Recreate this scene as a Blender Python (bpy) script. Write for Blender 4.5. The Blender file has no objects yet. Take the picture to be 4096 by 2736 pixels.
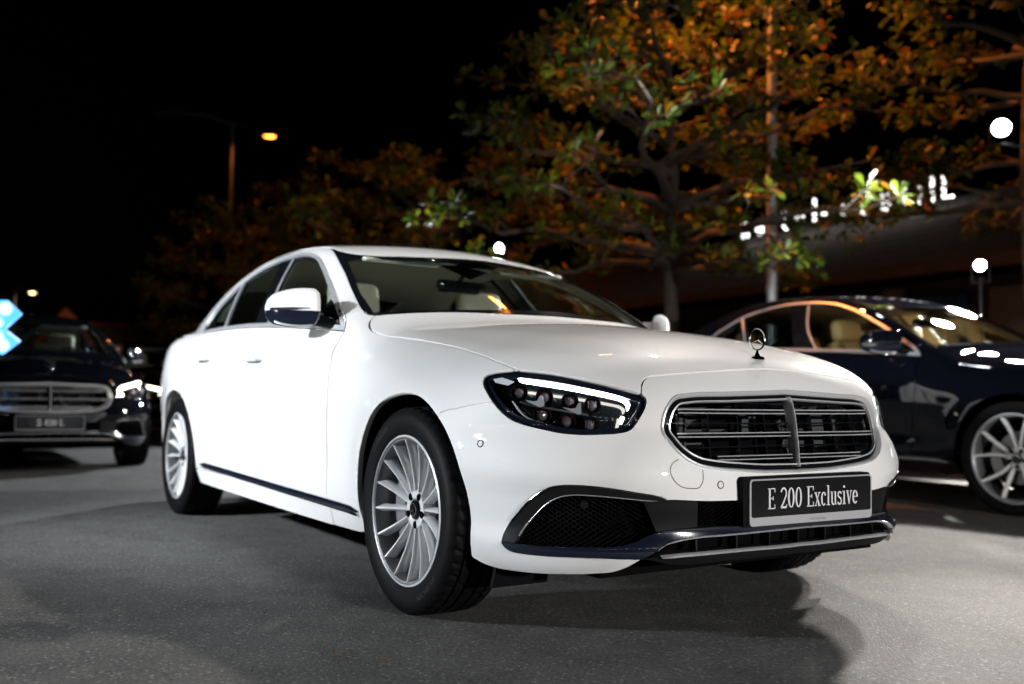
import bpy, bmesh, math, random
import numpy as np
from mathutils import Vector, Matrix, Euler
from mathutils.geometry import delaunay_2d_cdt
R=math.radians
sc=bpy.context.scene
COL=sc.collection
# ------------------------------------------------------------------ camera
cam_d=bpy.data.cameras.new('camera'); cam=bpy.data.objects.new('camera',cam_d); COL.objects.link(cam)
sc.camera=cam
cam.location=(2.8694,-2.3532,.7217)
_yaw,_pit,_rol=R(146.944),R(3.116),R(.875)
_fw=Vector((math.cos(_pit)*math.cos(_yaw),math.cos(_pit)*math.sin(_yaw),math.sin(_pit)))
_r=_fw.cross(Vector((0,0,1))).normalized(); _u=_r.cross(_fw)
_r2=_r*math.cos(_rol)+_u*math.sin(_rol); _u2=-_r*math.sin(_rol)+_u*math.cos(_rol)
cam.rotation_euler=Matrix((_r2,_u2,-_fw)).transposed().to_euler()
cam_d.sensor_width=36; cam_d.lens=33.947
cam_d.clip_start=.05; cam_d.clip_end=2000
cam_d.dof.use_dof=True; cam_d.dof.focus_distance=2.9; cam_d.dof.aperture_fstop=1.8
# ------------------------------------------------------------------ night sky, moonless
world=bpy.data.worlds.new('World'); sc.world=world; world.use_nodes=True
_nt=world.node_tree; _bg=_nt.nodes['Background']
_sky=_nt.nodes.new('ShaderNodeTexSky'); _sky.sky_type='NISHITA'; _sky.sun_disc=False
_sky.sun_elevation=R(-6); _sky.sun_rotation=R(200)
_nt.links.new(_sky.outputs[0],_bg.inputs[0]); _bg.inputs[1].default_value=.10
sc.view_settings.view_transform='Standard'; sc.view_settings.look='None'
sc.view_settings.exposure=0; sc.view_settings.gamma=1
sc.cycles.max_bounces=8; sc.cycles.glossy_bounces=4; sc.cycles.transparent_max_bounces=10
sc.cycles.sample_clamp_indirect=6; sc.cycles.sample_clamp_direct=0
sc.cycles.use_denoising=True
sc.cycles.caustics_reflective=False; sc.cycles.caustics_refractive=False
# ------------------------------------------------------------------ implicit car body (x forward, y left, z up)
def pchip(pts):
    pts=sorted(pts); X=np.array([p[0] for p in pts],float); Y=np.array([p[1] for p in pts],float)
    h=np.diff(X); d=np.diff(Y)/h; m=np.zeros(len(X)); m[0]=d[0]; m[-1]=d[-1]
    for i in range(1,len(X)-1):
        if d[i-1]*d[i]>0:
            w1=2*h[i]+h[i-1]; w2=h[i]+2*h[i-1]; m[i]=(w1+w2)/(w1/d[i-1]+w2/d[i])
    def f(x):
        x=np.clip(np.asarray(x,float),X[0],X[-1]); i=np.clip(np.searchsorted(X,x)-1,0,len(h)-1)
        t=(x-X[i])/h[i]
        return (1+2*t)*(1-t)**2*Y[i]+t*(1-t)**2*h[i]*m[i]+t*t*(3-2*t)*Y[i+1]+t*t*(t-1)*h[i]*m[i+1]
    return f
def smax(a,b,k):
    h=np.maximum(k-np.abs(a-b),0)/k
    return np.maximum(a,b)+h*h*k*.25
def smin(a,b,k): return -smax(-a,-b,k)
class Body:
    WZ=[(.10,.74),(.15,.80),(.20,.845),(.25,.868),(.30,.880),(.36,.886),(.45,.890),(.6,.900),(.70,.907),(.78,.909),(.84,.907),(.90,.899),(.96,.885),(1.02,.866),(1.06,.84),(1.12,.78)]
    XF=[(.10,.72),(.16,.80),(.22,.855),(.30,.878),(.40,.878),(.50,.868),(.60,.858),(.70,.842),(.76,.822),(.82,.795),(.9,.76),(1.1,.7)]
    XR=[(.15,-3.85),(.3,-4.0),(.5,-4.06),(.7,-4.05),(.9,-3.98),(1.05,-3.96),(1.2,-3.9)]
    ZH=[(1.0,.74),(.86,.77),(.78,.812),(.7,.851),(.6,.889),(.45,.927),(.2,.966),(-.1,1.000),(-.4,1.022),(-.7,1.037),(-1.0,1.05),(-2.0,1.075),(-3.0,1.09),(-3.5,1.10),(-3.8,1.09),(-4.1,1.06)]
    ZR=[(1.2,-.3),(-.2,.92),(-.53,1.11),(-.88,1.285),(-1.18,1.40),(-1.4,1.448),(-1.6,1.472),(-1.9,1.488),(-2.2,1.49),(-2.5,1.471),(-2.8,1.425),(-3.1,1.352),(-3.4,1.24),(-3.7,1.085),(-3.9,.97),(-4.6,.4)]
    DH=[(.9,.07),(.6,.075),(.4,.075),(.1,.085),(-.3,.075),(-.7,.05),(-1.2,.03),(-3.5,.03)]
    xc=.02; n=2.75; xr=-3.05; nr=2.65
    def __init__(s):
        s.wz=pchip(s.WZ); s.xf=pchip(s.XF); s.xrr=pchip(s.XR); s.zh=pchip(s.ZH); s.zr=pchip(s.ZR); s.dh=pchip(s.DH)
        s.nz=pchip([(.2,2.9),(.28,3.0),(.35,2.72),(.42,2.85),(.5,3.2),(.56,3.0),(.64,2.6),(.8,2.6)])
        s.kh=pchip([(1,.10),(.7,.10),(.5,.14),(.1,.22),(-.5,.2),(-.9,.06),(-3,.06),(-3.6,.15)])
        s.ycr=pchip([(.8,.40),(.5,.46),(0,.56),(-.5,.66),(-.8,.7)])
    def side(s,x,y,z):
        W=s.wz(z)
        for cx in (0.,-2.939):
            r=np.hypot(x-cx,z-.335)
            W=W+.014*np.exp(-((r-.385)/.075)**2)*np.clip((z-.2)/.3,0,1)
        # shoulder crease, lower door scoop
        W=W-.008*np.exp(-((z-.46)/.07)**2)*np.exp(-((x+1.45)/.75)**4)
        ay=np.abs(y)
        fx=np.maximum(x-s.xc,0)/(s.xf(z)-s.xc); rx=np.maximum(s.xr-x,0)/(s.xr-s.xrr(z))
        n=np.where(x>-1.5,s.nz(z),s.nr)
        q=np.where(x>-1.5,fx,rx)
        return (((ay/W)**n+q**n)**(1/n)-1)*W
    def hood(s,x,y):
        ay=np.abs(y); d=s.dh(x)
        e=ay-s.ycr(x); k=.05
        sp=np.where(e>k,e,np.where(e<-k,0,(e+k)**2/(4*k)))
        on=np.clip((x+1.0)/.3,0,1)
        return s.zh(x)-d*(ay/.75)**2-.10*sp*on
    def roof(s,x,y):
        ay=np.abs(y)
        sh=np.where(x>-2.2,.14,-.22)*np.clip(np.abs(x+2.2)/.7,0,1)
        return s.zr(x+sh*(ay/.62)**2*.85)-.030*(ay/.6)**2
    def ws(s,x,z):
        t=np.maximum(z-1.0,0)
        w=.868-.47*t-.28*t*t
        w=w-.05*np.clip(x+1.25,0,.8)**2-.10*np.clip(-2.25-x,0,2)**2
        return w
    def lower(s,x,y,z):
        a=s.side(x,y,z); b=(z-s.hood(x,y))*.96
        L=smax(a,b,s.kh(x))
        return smax(L,.17-z,.06)
    def green(s,x,y,z):
        return smax(np.abs(y)-s.ws(x,z),(z-s.roof(x,y))*.88,.075)
    def F(s,x,y,z):
        return smin(s.lower(x,y,z),s.green(x,y,z),.035)
    def N(s,p,e=1.5e-3):
        x,y,z=p[:,0],p[:,1],p[:,2]
        g=np.stack([s.F(x+e,y,z)-s.F(x-e,y,z),s.F(x,y+e,z)-s.F(x,y-e,z),s.F(x,y,z+e)-s.F(x,y,z-e)],1)
        return g/np.linalg.norm(g,axis=1,keepdims=True)
    def shoot(s,o,d,t0,t1,n=160):
        """first root of F along o+t*d (from outside), o,d (N,3)"""
        o=np.asarray(o,float); d=np.asarray(d,float)
        lo=np.full(len(o),t0); hi=np.full(len(o),np.nan)
        prev=t0
        for t in np.linspace(t0,t1,n)[1:]:
            p=o+d*t
            v=s.F(p[:,0],p[:,1],p[:,2])
            m=np.isnan(hi)&(v<0); hi[m]=t; lo[m]=prev; prev=t
        ok=~np.isnan(hi); hi[~ok]=lo[~ok]
        for _ in range(30):
            mid=(lo+hi)/2; p=o+d*mid[:,None]; v=s.F(p[:,0],p[:,1],p[:,2])
            ins=v<0; hi=np.where(ins,mid,hi); lo=np.where(ins,lo,mid)
        return o+d*((lo+hi)/2)[:,None],ok
# outlines measured on the body surface (metres; x forward of the front axle, right side y<0)
CV={
'headlight':[(0.366,-0.827,0.766),(0.365,-0.818,0.777),(0.378,-0.806,0.785),(0.408,-0.788,0.792),(0.437,-0.772,0.795),(0.459,-0.76,0.796),(0.497,-0.741,0.793),(0.543,-0.715,0.788),(0.597,-0.682,0.778),(0.644,-0.645,0.766),(0.693,-0.595,0.75),(0.728,-0.55,0.735),(0.745,-0.524,0.726),(0.753,-0.517,0.719),(0.757,-0.516,0.71),(0.76,-0.523,0.692),(0.759,-0.534,0.673),(0.755,-0.548,0.651),(0.751,-0.562,0.632),(0.746,-0.578,0.623),(0.736,-0.599,0.618),(0.712,-0.638,0.614),(0.685,-0.674,0.612),(0.655,-0.708,0.613),(0.628,-0.731,0.616),(0.599,-0.752,0.622),(0.558,-0.779,0.631),(0.527,-0.798,0.639),(0.498,-0.815,0.651),(0.472,-0.827,0.67),(0.439,-0.836,0.698),(0.406,-0.837,0.728),(0.378,-0.833,0.752)],
'drl':[(0.474,-0.775,0.776),(0.54,-0.741,0.767),(0.603,-0.7,0.756),(0.658,-0.655,0.743),(0.703,-0.603,0.729),(0.721,-0.579,0.721),(0.731,-0.567,0.712),(0.738,-0.564,0.7),(0.74,-0.568,0.684)],
'drl2':[(0.736,-0.582,0.664),(0.733,-0.59,0.645)],
'hoodcut':[(-0.619,-0.727,1.026),(-0.611,-0.746,1.015),(-0.577,-0.773,0.986),(-0.539,-0.782,0.963),(-0.492,-0.773,0.947),(-0.349,-0.752,0.927),(-0.154,-0.742,0.906),(0.037,-0.74,0.88),(0.2,-0.752,0.853),(0.336,-0.768,0.826),(0.416,-0.766,0.807),(0.459,-0.761,0.795)],
'nose':[(0.743,-0.522,0.732),(0.733,-0.512,0.754),(0.727,-0.501,0.767),(0.725,-0.483,0.778),(0.734,-0.444,0.784),(0.75,-0.354,0.793),(0.757,-0.254,0.801),(0.758,-0.105,0.811),(0.755,-0.019,0.815)],
'grille':[(0.814,0.024,0.75),(0.816,-0.105,0.745),(0.81,-0.242,0.74),(0.788,-0.393,0.733),(0.783,-0.423,0.728),(0.782,-0.443,0.716),(0.783,-0.461,0.698),(0.784,-0.475,0.676),(0.784,-0.483,0.65),(0.786,-0.486,0.631),(0.795,-0.484,0.609),(0.805,-0.476,0.594),(0.815,-0.468,0.578),(0.823,-0.455,0.563),(0.831,-0.44,0.549),(0.839,-0.417,0.535),(0.846,-0.389,0.524),(0.852,-0.352,0.517),(0.857,-0.312,0.512),(0.863,-0.25,0.507),(0.867,-0.161,0.501),(0.868,-0.065,0.499),(0.868,0.017,0.498)],
'bumpcut':[(0.225,-0.903,0.659),(0.252,-0.896,0.668),(0.302,-0.882,0.677),(0.361,-0.864,0.688),(0.44,-0.835,0.699)],
'dlo':[(-2.671,-0.845,1.038),(-2.207,-0.854,1.039),(-1.712,-0.86,1.027),(-1.354,-0.871,1.009),(-1.061,-0.876,0.991),(-0.888,-0.871,0.98),(-0.654,-0.843,0.962),(-0.661,-0.837,0.977),(-0.701,-0.823,1.016),(-0.775,-0.806,1.06),(-0.927,-0.774,1.145),(-1.091,-0.735,1.226),(-1.234,-0.699,1.29),(-1.358,-0.669,1.337),(-1.497,-0.64,1.376),(-1.612,-0.626,1.397),(-1.711,-0.619,1.408),(-1.862,-0.617,1.414),(-2.04,-0.621,1.412),(-2.211,-0.642,1.389),(-2.372,-0.663,1.358),(-2.509,-0.689,1.31),(-2.608,-0.716,1.256),(-2.706,-0.741,1.202),(-2.754,-0.772,1.138),(-2.772,-0.804,1.077)],
'gfront':[(-1.505,-0.858,1.029),(-1.661,-0.768,1.191),(-1.761,-0.646,1.381),(-1.615,-0.655,1.369),(-1.515,-0.663,1.355),(-1.407,-0.675,1.335),(-1.294,-0.697,1.3),(-1.16,-0.728,1.247),(-0.971,-0.776,1.155),(-0.852,-0.801,1.094),(-0.736,-0.825,1.027),(-0.681,-0.841,0.981)],
'grear':[(-2.202,-0.844,1.053),(-2.403,-0.683,1.326),(-2.228,-0.657,1.369),(-1.959,-0.637,1.394),(-1.741,-0.851,1.04)],
'gquart':[(-2.274,-0.845,1.052),(-2.477,-0.692,1.307),(-2.518,-0.742,1.222),(-2.577,-0.769,1.17),(-2.568,-0.803,1.109),(-2.492,-0.84,1.053)],
'apil':[(-1.482,-0.58,1.412),(-1.352,-0.611,1.377),(-1.243,-0.64,1.338),(-1.112,-0.672,1.281),(-0.989,-0.7,1.222),(-0.871,-0.726,1.157),(-0.783,-0.743,1.107),(-0.715,-0.753,1.067),(-0.672,-0.755,1.044),(-0.656,-0.752,1.037),(-0.635,-0.742,1.029),(-0.626,-0.735,1.027)],
'apin':[(-1.457,-0.571,1.412),(-1.348,-0.591,1.385),(-1.226,-0.616,1.345),(-1.143,-0.629,1.311),(-1.048,-0.654,1.265),(-0.914,-0.688,1.194),(-0.802,-0.713,1.129),(-0.709,-0.72,1.077),(-0.643,-0.727,1.039)],
'header':[(-1.216,-0.608,1.344),(-1.147,-0.48,1.347),(-1.102,-0.368,1.349),(-1.065,-0.214,1.353),(-1.055,-0.041,1.358),(-1.059,0.188,1.353),(-1.091,0.368,1.345)],
'apfend':[(-0.705,-0.82,1.02),(-0.687,-0.798,1.03),(-0.672,-0.755,1.044)],
'doorf':[(-0.648,-0.849,0.946),(-0.668,-0.876,0.895),(-0.644,-0.901,0.834),(-0.652,-0.908,0.726),(-0.678,-0.898,0.577),(-0.691,-0.887,0.428),(-0.683,-0.88,0.3)],
'doorm':[(-1.712,-0.859,1.029),(-1.781,-0.885,0.32)],
'intake_o':[(0.488,-0.828,0.292),(0.489,-0.826,0.305),(0.493,-0.821,0.323),(0.505,-0.812,0.35),(0.537,-0.802,0.387),(0.572,-0.791,0.422),(0.605,-0.779,0.446),(0.636,-0.766,0.463),(0.659,-0.752,0.469),(0.692,-0.723,0.472),(0.729,-0.681,0.47),(0.76,-0.634,0.464),(0.786,-0.583,0.455),(0.809,-0.527,0.445),(0.816,-0.504,0.439),(0.82,-0.49,0.431)],
'intake_i':[(0.531,-0.81,0.295),(0.535,-0.806,0.307),(0.545,-0.793,0.336),(0.574,-0.778,0.373),(0.615,-0.761,0.414),(0.648,-0.743,0.435),(0.679,-0.72,0.443),(0.722,-0.674,0.443),(0.769,-0.604,0.437),(0.806,-0.525,0.43),(0.818,-0.495,0.431)],
'intake_b':[(0.544,-0.805,0.295),(0.612,-0.767,0.296),(0.701,-0.692,0.3),(0.753,-0.626,0.303),(0.768,-0.602,0.307),(0.779,-0.575,0.316),(0.794,-0.532,0.334),(0.804,-0.507,0.342),(0.821,-0.462,0.35)],
'intake_low':[(0.488,-0.828,0.292),(0.497,-0.823,0.28),(0.515,-0.813,0.271),(0.552,-0.796,0.268),(0.609,-0.765,0.268),(0.68,-0.711,0.27),(0.737,-0.648,0.27),(0.791,-0.559,0.268)],
'lip':[(0.791,-0.559,0.268),(0.785,-0.565,0.262),(0.766,-0.585,0.245),(0.738,-0.613,0.229),(0.699,-0.654,0.221),(0.633,-0.711,0.214),(0.55,-0.758,0.208),(0.487,-0.787,0.207),(0.434,-0.806,0.208),(0.385,-0.828,0.217),(0.349,-0.844,0.232)],
'bandtop':[(0.818,-0.499,0.436),(0.823,-0.482,0.431),(0.849,-0.386,0.426),(0.867,-0.268,0.424)],
'bandbot':[(0.804,-0.508,0.342),(0.816,-0.475,0.347),(0.839,-0.405,0.351),(0.855,-0.334,0.353),(0.867,-0.256,0.352)],
'spl_up':[(0.79,-0.559,0.267),(0.807,-0.533,0.284),(0.818,-0.498,0.306),(0.83,-0.453,0.318),(0.842,-0.408,0.324),(0.861,-0.31,0.328),(0.876,-0.141,0.334),(0.878,-0.013,0.335)],
'spl_low':[(0.815,-0.507,0.274),(0.845,-0.411,0.278),(0.863,-0.312,0.281),(0.873,-0.2,0.282),(0.876,-0.077,0.281)],
'spl_r':[(0.877,0.126,0.338),(0.863,0.287,0.338),(0.832,0.436,0.331),(0.818,0.503,0.301),(0.792,0.563,0.279)],
'sensor':[(0.419,-0.864,0.576),(0.86,-0.323,0.472),(0.696,-0.691,0.413)],
'towcap':[(0.827,-0.456,0.546),(0.825,-0.48,0.531),(0.827,-0.486,0.511),(0.831,-0.478,0.491),(0.836,-0.456,0.471),(0.843,-0.424,0.464),(0.849,-0.394,0.467),(0.851,-0.385,0.481),(0.848,-0.382,0.515)],
'plate':[(0.866,-0.242,0.479),(0.863,0.273,0.488),(0.861,0.302,0.358),(0.87,-0.23,0.353)],
'hl_up':[(0.491,-0.793,0.741),(0.568,-0.752,0.728),(0.633,-0.704,0.713),(0.681,-0.655,0.701)],
'hl_dn':[(0.576,-0.765,0.664),(0.634,-0.716,0.647),(0.681,-0.665,0.639)],
'hl_bar':[(0.515,-0.797,0.705),(0.574,-0.763,0.69),(0.629,-0.718,0.679),(0.679,-0.665,0.667)],
'hl_fin':[(0.571,-0.762,0.703),(0.659,-0.686,0.683)],
'hl_lab':[(0.396,-0.813,0.772),(0.423,-0.797,0.777),(0.475,-0.785,0.764),(0.461,-0.801,0.752),(0.412,-0.815,0.761)],
'hl_line':[(0.489,-0.81,0.708),(0.512,-0.805,0.681),(0.536,-0.793,0.658),(0.567,-0.772,0.645),(0.605,-0.743,0.635)],
'star':[(0.718,-0.024,0.841)],
}
CV={k:np.array(v) for k,v in CV.items()}
# ------------------------------------------------------------------ helpers
def link(o): COL.objects.link(o); return o
def tag(o,label,cat=None,group=None,kind=None):
    if label: o['label']=label
    if cat: o['category']=cat
    if group: o['group']=group
    if kind: o['kind']=kind
    return o
def empty(name,loc=(0,0,0),rz=0,sc_=1):
    o=bpy.data.objects.new(name,None); link(o); o.location=loc; o.rotation_euler=(0,0,rz); o.scale=(sc_,)*3
    o.empty_display_size=.2
    return o
def obj(name,me,mat=None,parent=None,smooth=None):
    o=bpy.data.objects.new(name,me); link(o)
    if mat is not None:
        if len(me.materials)==0: me.materials.append(mat)
        if me.materials[0]!=mat:
            o.material_slots[0].link='OBJECT'; o.material_slots[0].material=mat
    if parent is not None: o.parent=parent
    return o
def mesh(name,V,Fc,N=None,smooth=True):
    me=bpy.data.meshes.new(name)
    me.from_pydata([tuple(map(float,v)) for v in V],[],[tuple(int(i) for i in f) for f in Fc])
    if smooth: me.polygons.foreach_set('use_smooth',[True]*len(me.polygons))
    me.update()
    if N is not None: me.normals_split_custom_set_from_vertices([tuple(map(float,n)) for n in N])
    return me
class MB:
    """collects shapes into one mesh"""
    def __init__(s): s.v=[]; s.f=[]
    def add(s,V,Fc):
        b=len(s.v); s.v+= [tuple(map(float,v)) for v in V]; s.f+=[tuple(int(i)+b for i in f) for f in Fc]; return s
    def box(s,c,d,rot=None,bev=0):
        c=Vector(c); h=[x/2 for x in d]
        bm=bmesh.new(); bmesh.ops.create_cube(bm,size=1)
        for v in bm.verts: v.co=Vector((v.co.x*d[0],v.co.y*d[1],v.co.z*d[2]))
        if bev>0: bmesh.ops.bevel(bm,geom=bm.edges[:],offset=bev,segments=2,affect='EDGES',profile=.5)
        M=(rot if rot is not None else Matrix.Identity(3))
        bm.verts.index_update()
        V=[M@v.co+c for v in bm.verts]; Fc=[[v.index for v in f.verts] for f in bm.faces]
        bm.free(); return s.add(V,Fc)
    def tube(s,P,rad,n=8,caps=True):
        P=[Vector(p) for p in P]; rr=rad if hasattr(rad,'__len__') else [rad]*len(P)
        rings=[]; up=None
        for i,p in enumerate(P):
            t=(P[min(i+1,len(P)-1)]-P[max(i-1,0)]).normalized()
            if up is None: up=Vector((0,0,1)) if abs(t.z)<.9 else Vector((1,0,0))
            a=(up-t*up.dot(t)).normalized(); b=t.cross(a); up=a
            rings.append([p+(a*math.cos(k*2*math.pi/n)+b*math.sin(k*2*math.pi/n))*rr[i] for k in range(n)])
        V=[v for r_ in rings for v in r_]; Fc=[]
        for i in range(len(P)-1):
            for k in range(n):
                k2=(k+1)%n; Fc.append((i*n+k,i*n+k2,(i+1)*n+k2,(i+1)*n+k))
        if caps: Fc.append(tuple(range(n-1,-1,-1))); Fc.append(tuple((len(P)-1)*n+k for k in range(n)))
        return s.add(V,Fc)
    def lathe(s,prof,n=32,axis='z',closed=False,c=(0,0,0)):
        V=[];Fc=[];m=len(prof)
        for k in range(n):
            a=2*math.pi*k/n; ca,sa=math.cos(a),math.sin(a)
            for r_,h in prof:
                p={'z':(r_*ca,r_*sa,h),'y':(r_*ca,h,r_*sa),'x':(h,r_*ca,r_*sa)}[axis]
                V.append((p[0]+c[0],p[1]+c[1],p[2]+c[2]))
        for k in range(n):
            k2=(k+1)%n
            for j in range(m if closed else m-1):
                j2=(j+1)%m; q=(k*m+j,k*m+j2,k2*m+j2,k2*m+j)
                Fc.append(q if axis!='y' else q[::-1])
        return s.add(V,Fc)
    def prism(s,poly,h0,h1,M=None):
        """poly: list of (x,y); extruded along z"""
        n=len(poly); M=M or Matrix.Identity(4)
        V=[M@Vector((p[0],p[1],h0)) for p in poly]+[M@Vector((p[0],p[1],h1)) for p in poly]
        Fc=[tuple(range(n-1,-1,-1)),tuple(range(n,2*n))]+[(i,(i+1)%n,n+(i+1)%n,n+i) for i in range(n)]
        return s.add(V,Fc)
    def mesh(s,name,smooth=True,angle=35):
        me=mesh(name,s.v,s.f,None,smooth)
        if smooth and angle is not None:
            try: me.set_sharp_from_angle(angle=R(angle))
            except Exception: pass
        return me
    def build(s,name,mat,parent=None,smooth=True,angle=35): return obj(name,s.mesh(name,smooth,angle),mat,parent)
def mirror_me(me,name=None):
    m=me.copy()
    n=len(m.vertices); co=np.empty(n*3); m.vertices.foreach_get('co',co); co=co.reshape(-1,3)
    V=co.copy(); V[:,1]*=-1
    Fc=[tuple(reversed(p.vertices[:])) for p in m.polygons]
    N=None
    if m.has_custom_normals:
        N=np.zeros((n,3))
        for l,cn in zip(m.loops,m.corner_normals): N[l.vertex_index]=cn.vector
        N[:,1]*=-1
    bpy.data.meshes.remove(m)
    r_=mesh(name or me.name,V,Fc,N)
    if N is None:
        try: r_.set_sharp_from_angle(angle=R(35))
        except Exception: pass
    for mt in me.materials: r_.materials.append(mt)
    return r_
def inpoly(P,L):
    x,y=P[:,0],P[:,1]; c=np.zeros(len(P),bool); n=len(L)
    for i in range(n):
        x1,y1=L[i]; x2,y2=L[(i+1)%n]
        if y1==y2: continue
        m=((y1>y)!=(y2>y))&(x<(x2-x1)*(y-y1)/(y2-y1)+x1); c^=m
    return c
def dist_seg(P,L):
    d=np.full(len(P),1e9); n=len(L)
    for i in range(n):
        a=L[i]; b=L[(i+1)%n]; ab=b-a; q=ab@ab
        if q<1e-12: continue
        t=np.clip(((P-a)@ab)/q,0,1); d=np.minimum(d,np.hypot(*(P-a-t[:,None]*ab).T))
    return d
def crs(P,h=.012):
    """smooth a polyline (Catmull-Rom) and resample every ~h"""
    P=np.asarray(P,float)
    if len(P)<3:
        n=max(1,int(np.linalg.norm(P[1]-P[0])/h)); t=np.linspace(0,1,n+1)[:,None]; return P[0]*(1-t)+P[1]*t
    Q=np.vstack([2*P[0]-P[1],P,2*P[-1]-P[-2]]); out=[]
    for i in range(1,len(Q)-2):
        p0,p1,p2,p3=Q[i-1:i+3]
        d1=max(np.linalg.norm(p2-p1),1e-6); d0=max(np.linalg.norm(p1-p0),1e-6); d2=max(np.linalg.norm(p3-p2),1e-6)
        m1=((p1-p0)/d0*d1+(p2-p1)/d1*d0)/(d0+d1)*d1 if True else 0
        m2=((p2-p1)/d1*d2+(p3-p2)/d2*d1)/(d1+d2)*d1
        for t in np.linspace(0,1,12)[:-1]:
            out.append((2*t**3-3*t*t+1)*p1+(t**3-2*t*t+t)*m1+(-2*t**3+3*t*t)*p2+(t**3-t*t)*m2)
    out.append(P[-1]); out=np.array(out)
    L=np.r_[0,np.cumsum(np.linalg.norm(np.diff(out,axis=0),axis=1))]
    n=max(2,int(L[-1]/h)); q=np.linspace(0,L[-1],n+1)
    return np.stack([np.interp(q,L,out[:,k]) for k in range(out.shape[1])],1)
def crs_closed(P,h=.012):
    P=np.asarray(P,float); n=len(P)
    r_=crs(np.vstack([P[-3:],P,P[:4]]),h)
    # cut to one turn: nearest samples to P[0] at both ends
    d=np.linalg.norm(r_-P[0],axis=1); k=len(r_)//2
    a=int(np.argmin(d[:k])); b=k+int(np.argmin(d[k:]))
    return r_[a:b]
def mir(P): P=np.array(P,float); P=P.copy(); P[:,1]*=-1; return P
def inset(L,g):
    n=len(L); A=.5*np.sum(L[:,0]*np.roll(L[:,1],-1)-np.roll(L[:,0],-1)*L[:,1]); sg=1 if A>0 else -1
    e=np.roll(L,-1,0)-L; e/= np.maximum(np.linalg.norm(e,axis=1,keepdims=True),1e-9)
    nn=np.stack([-e[:,1],e[:,0]],1)*sg
    m=nn+np.roll(nn,1,0); m/=np.maximum(np.linalg.norm(m,axis=1,keepdims=True),1e-6)
    c=np.clip((m*nn).sum(1,keepdims=True),.5,1)
    return L+m/c*g
# ------------------------------------------------------------------ body surface and panels cut from it
BODY=Body()
class Stad:
    """wraps round the flank and the end of the car: (s,z)"""
    def __init__(s,x0=0.,d=1,rad=.85): s.x0=x0; s.d=d; s.rad=rad; s.c=rad*math.pi/2
    def to2(s,P):
        P=np.asarray(P,float); xx=(P[:,0]-s.x0)*s.d; th=np.arctan2(np.maximum(xx,0),-P[:,1])
        # flank (xx<0): right side s=xx, left side 2c-xx
        a=np.where(xx>0,s.rad*th,np.where(P[:,1]<0,xx,2*s.c-xx))
        return np.stack([a,P[:,2]],1)
    def rays(s,q):
        a=q[:,0]; th=np.clip(a/s.rad,0,math.pi); fl=np.where(a<0,a,np.where(a>2*s.c,2*s.c-a,0))
        ox=s.x0+s.d*fl; dx=s.d*np.sin(th); dy=-np.cos(th)
        o=np.stack([ox+dx*1.3,dy*1.3,q[:,1]],1); d=np.stack([-dx,-dy,0*a],1)
        return o,d
    def to3(s,q):
        q=np.asarray(q,float); o,d=s.rays(q); p,ok=BODY.shoot(o,d,.15,1.2,60); return p
class Tun:
    z0=.90; rad=.75
    def to2(s,P):
        P=np.asarray(P,float); return np.stack([P[:,0],s.rad*np.arctan2(P[:,2]-s.z0,-P[:,1])],1)
    def to3(s,q):
        q=np.asarray(q,float); ph=q[:,1]/s.rad; dy=-np.cos(ph); dz=np.sin(ph)
        o=np.stack([q[:,0],dy*1.2,s.z0+dz*1.2],1); d=np.stack([0*dy,-dy,-dz],1)
        p,ok=BODY.shoot(o,d,.2,1.19,60); return p
class Top:
    def to2(s,P): return np.asarray(P,float)[:,:2]
    def to3(s,q):
        q=np.asarray(q,float); n=len(q)
        o=np.column_stack([q,np.full(n,1.3)]); d=np.tile([0.,0,-1],(n,1)); p,ok=BODY.shoot(o,d,0,.9,60); return p
STAD=Stad(); REAR=Stad(-3.0,-1); TUN=Tun(); TOP=Top()
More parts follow.
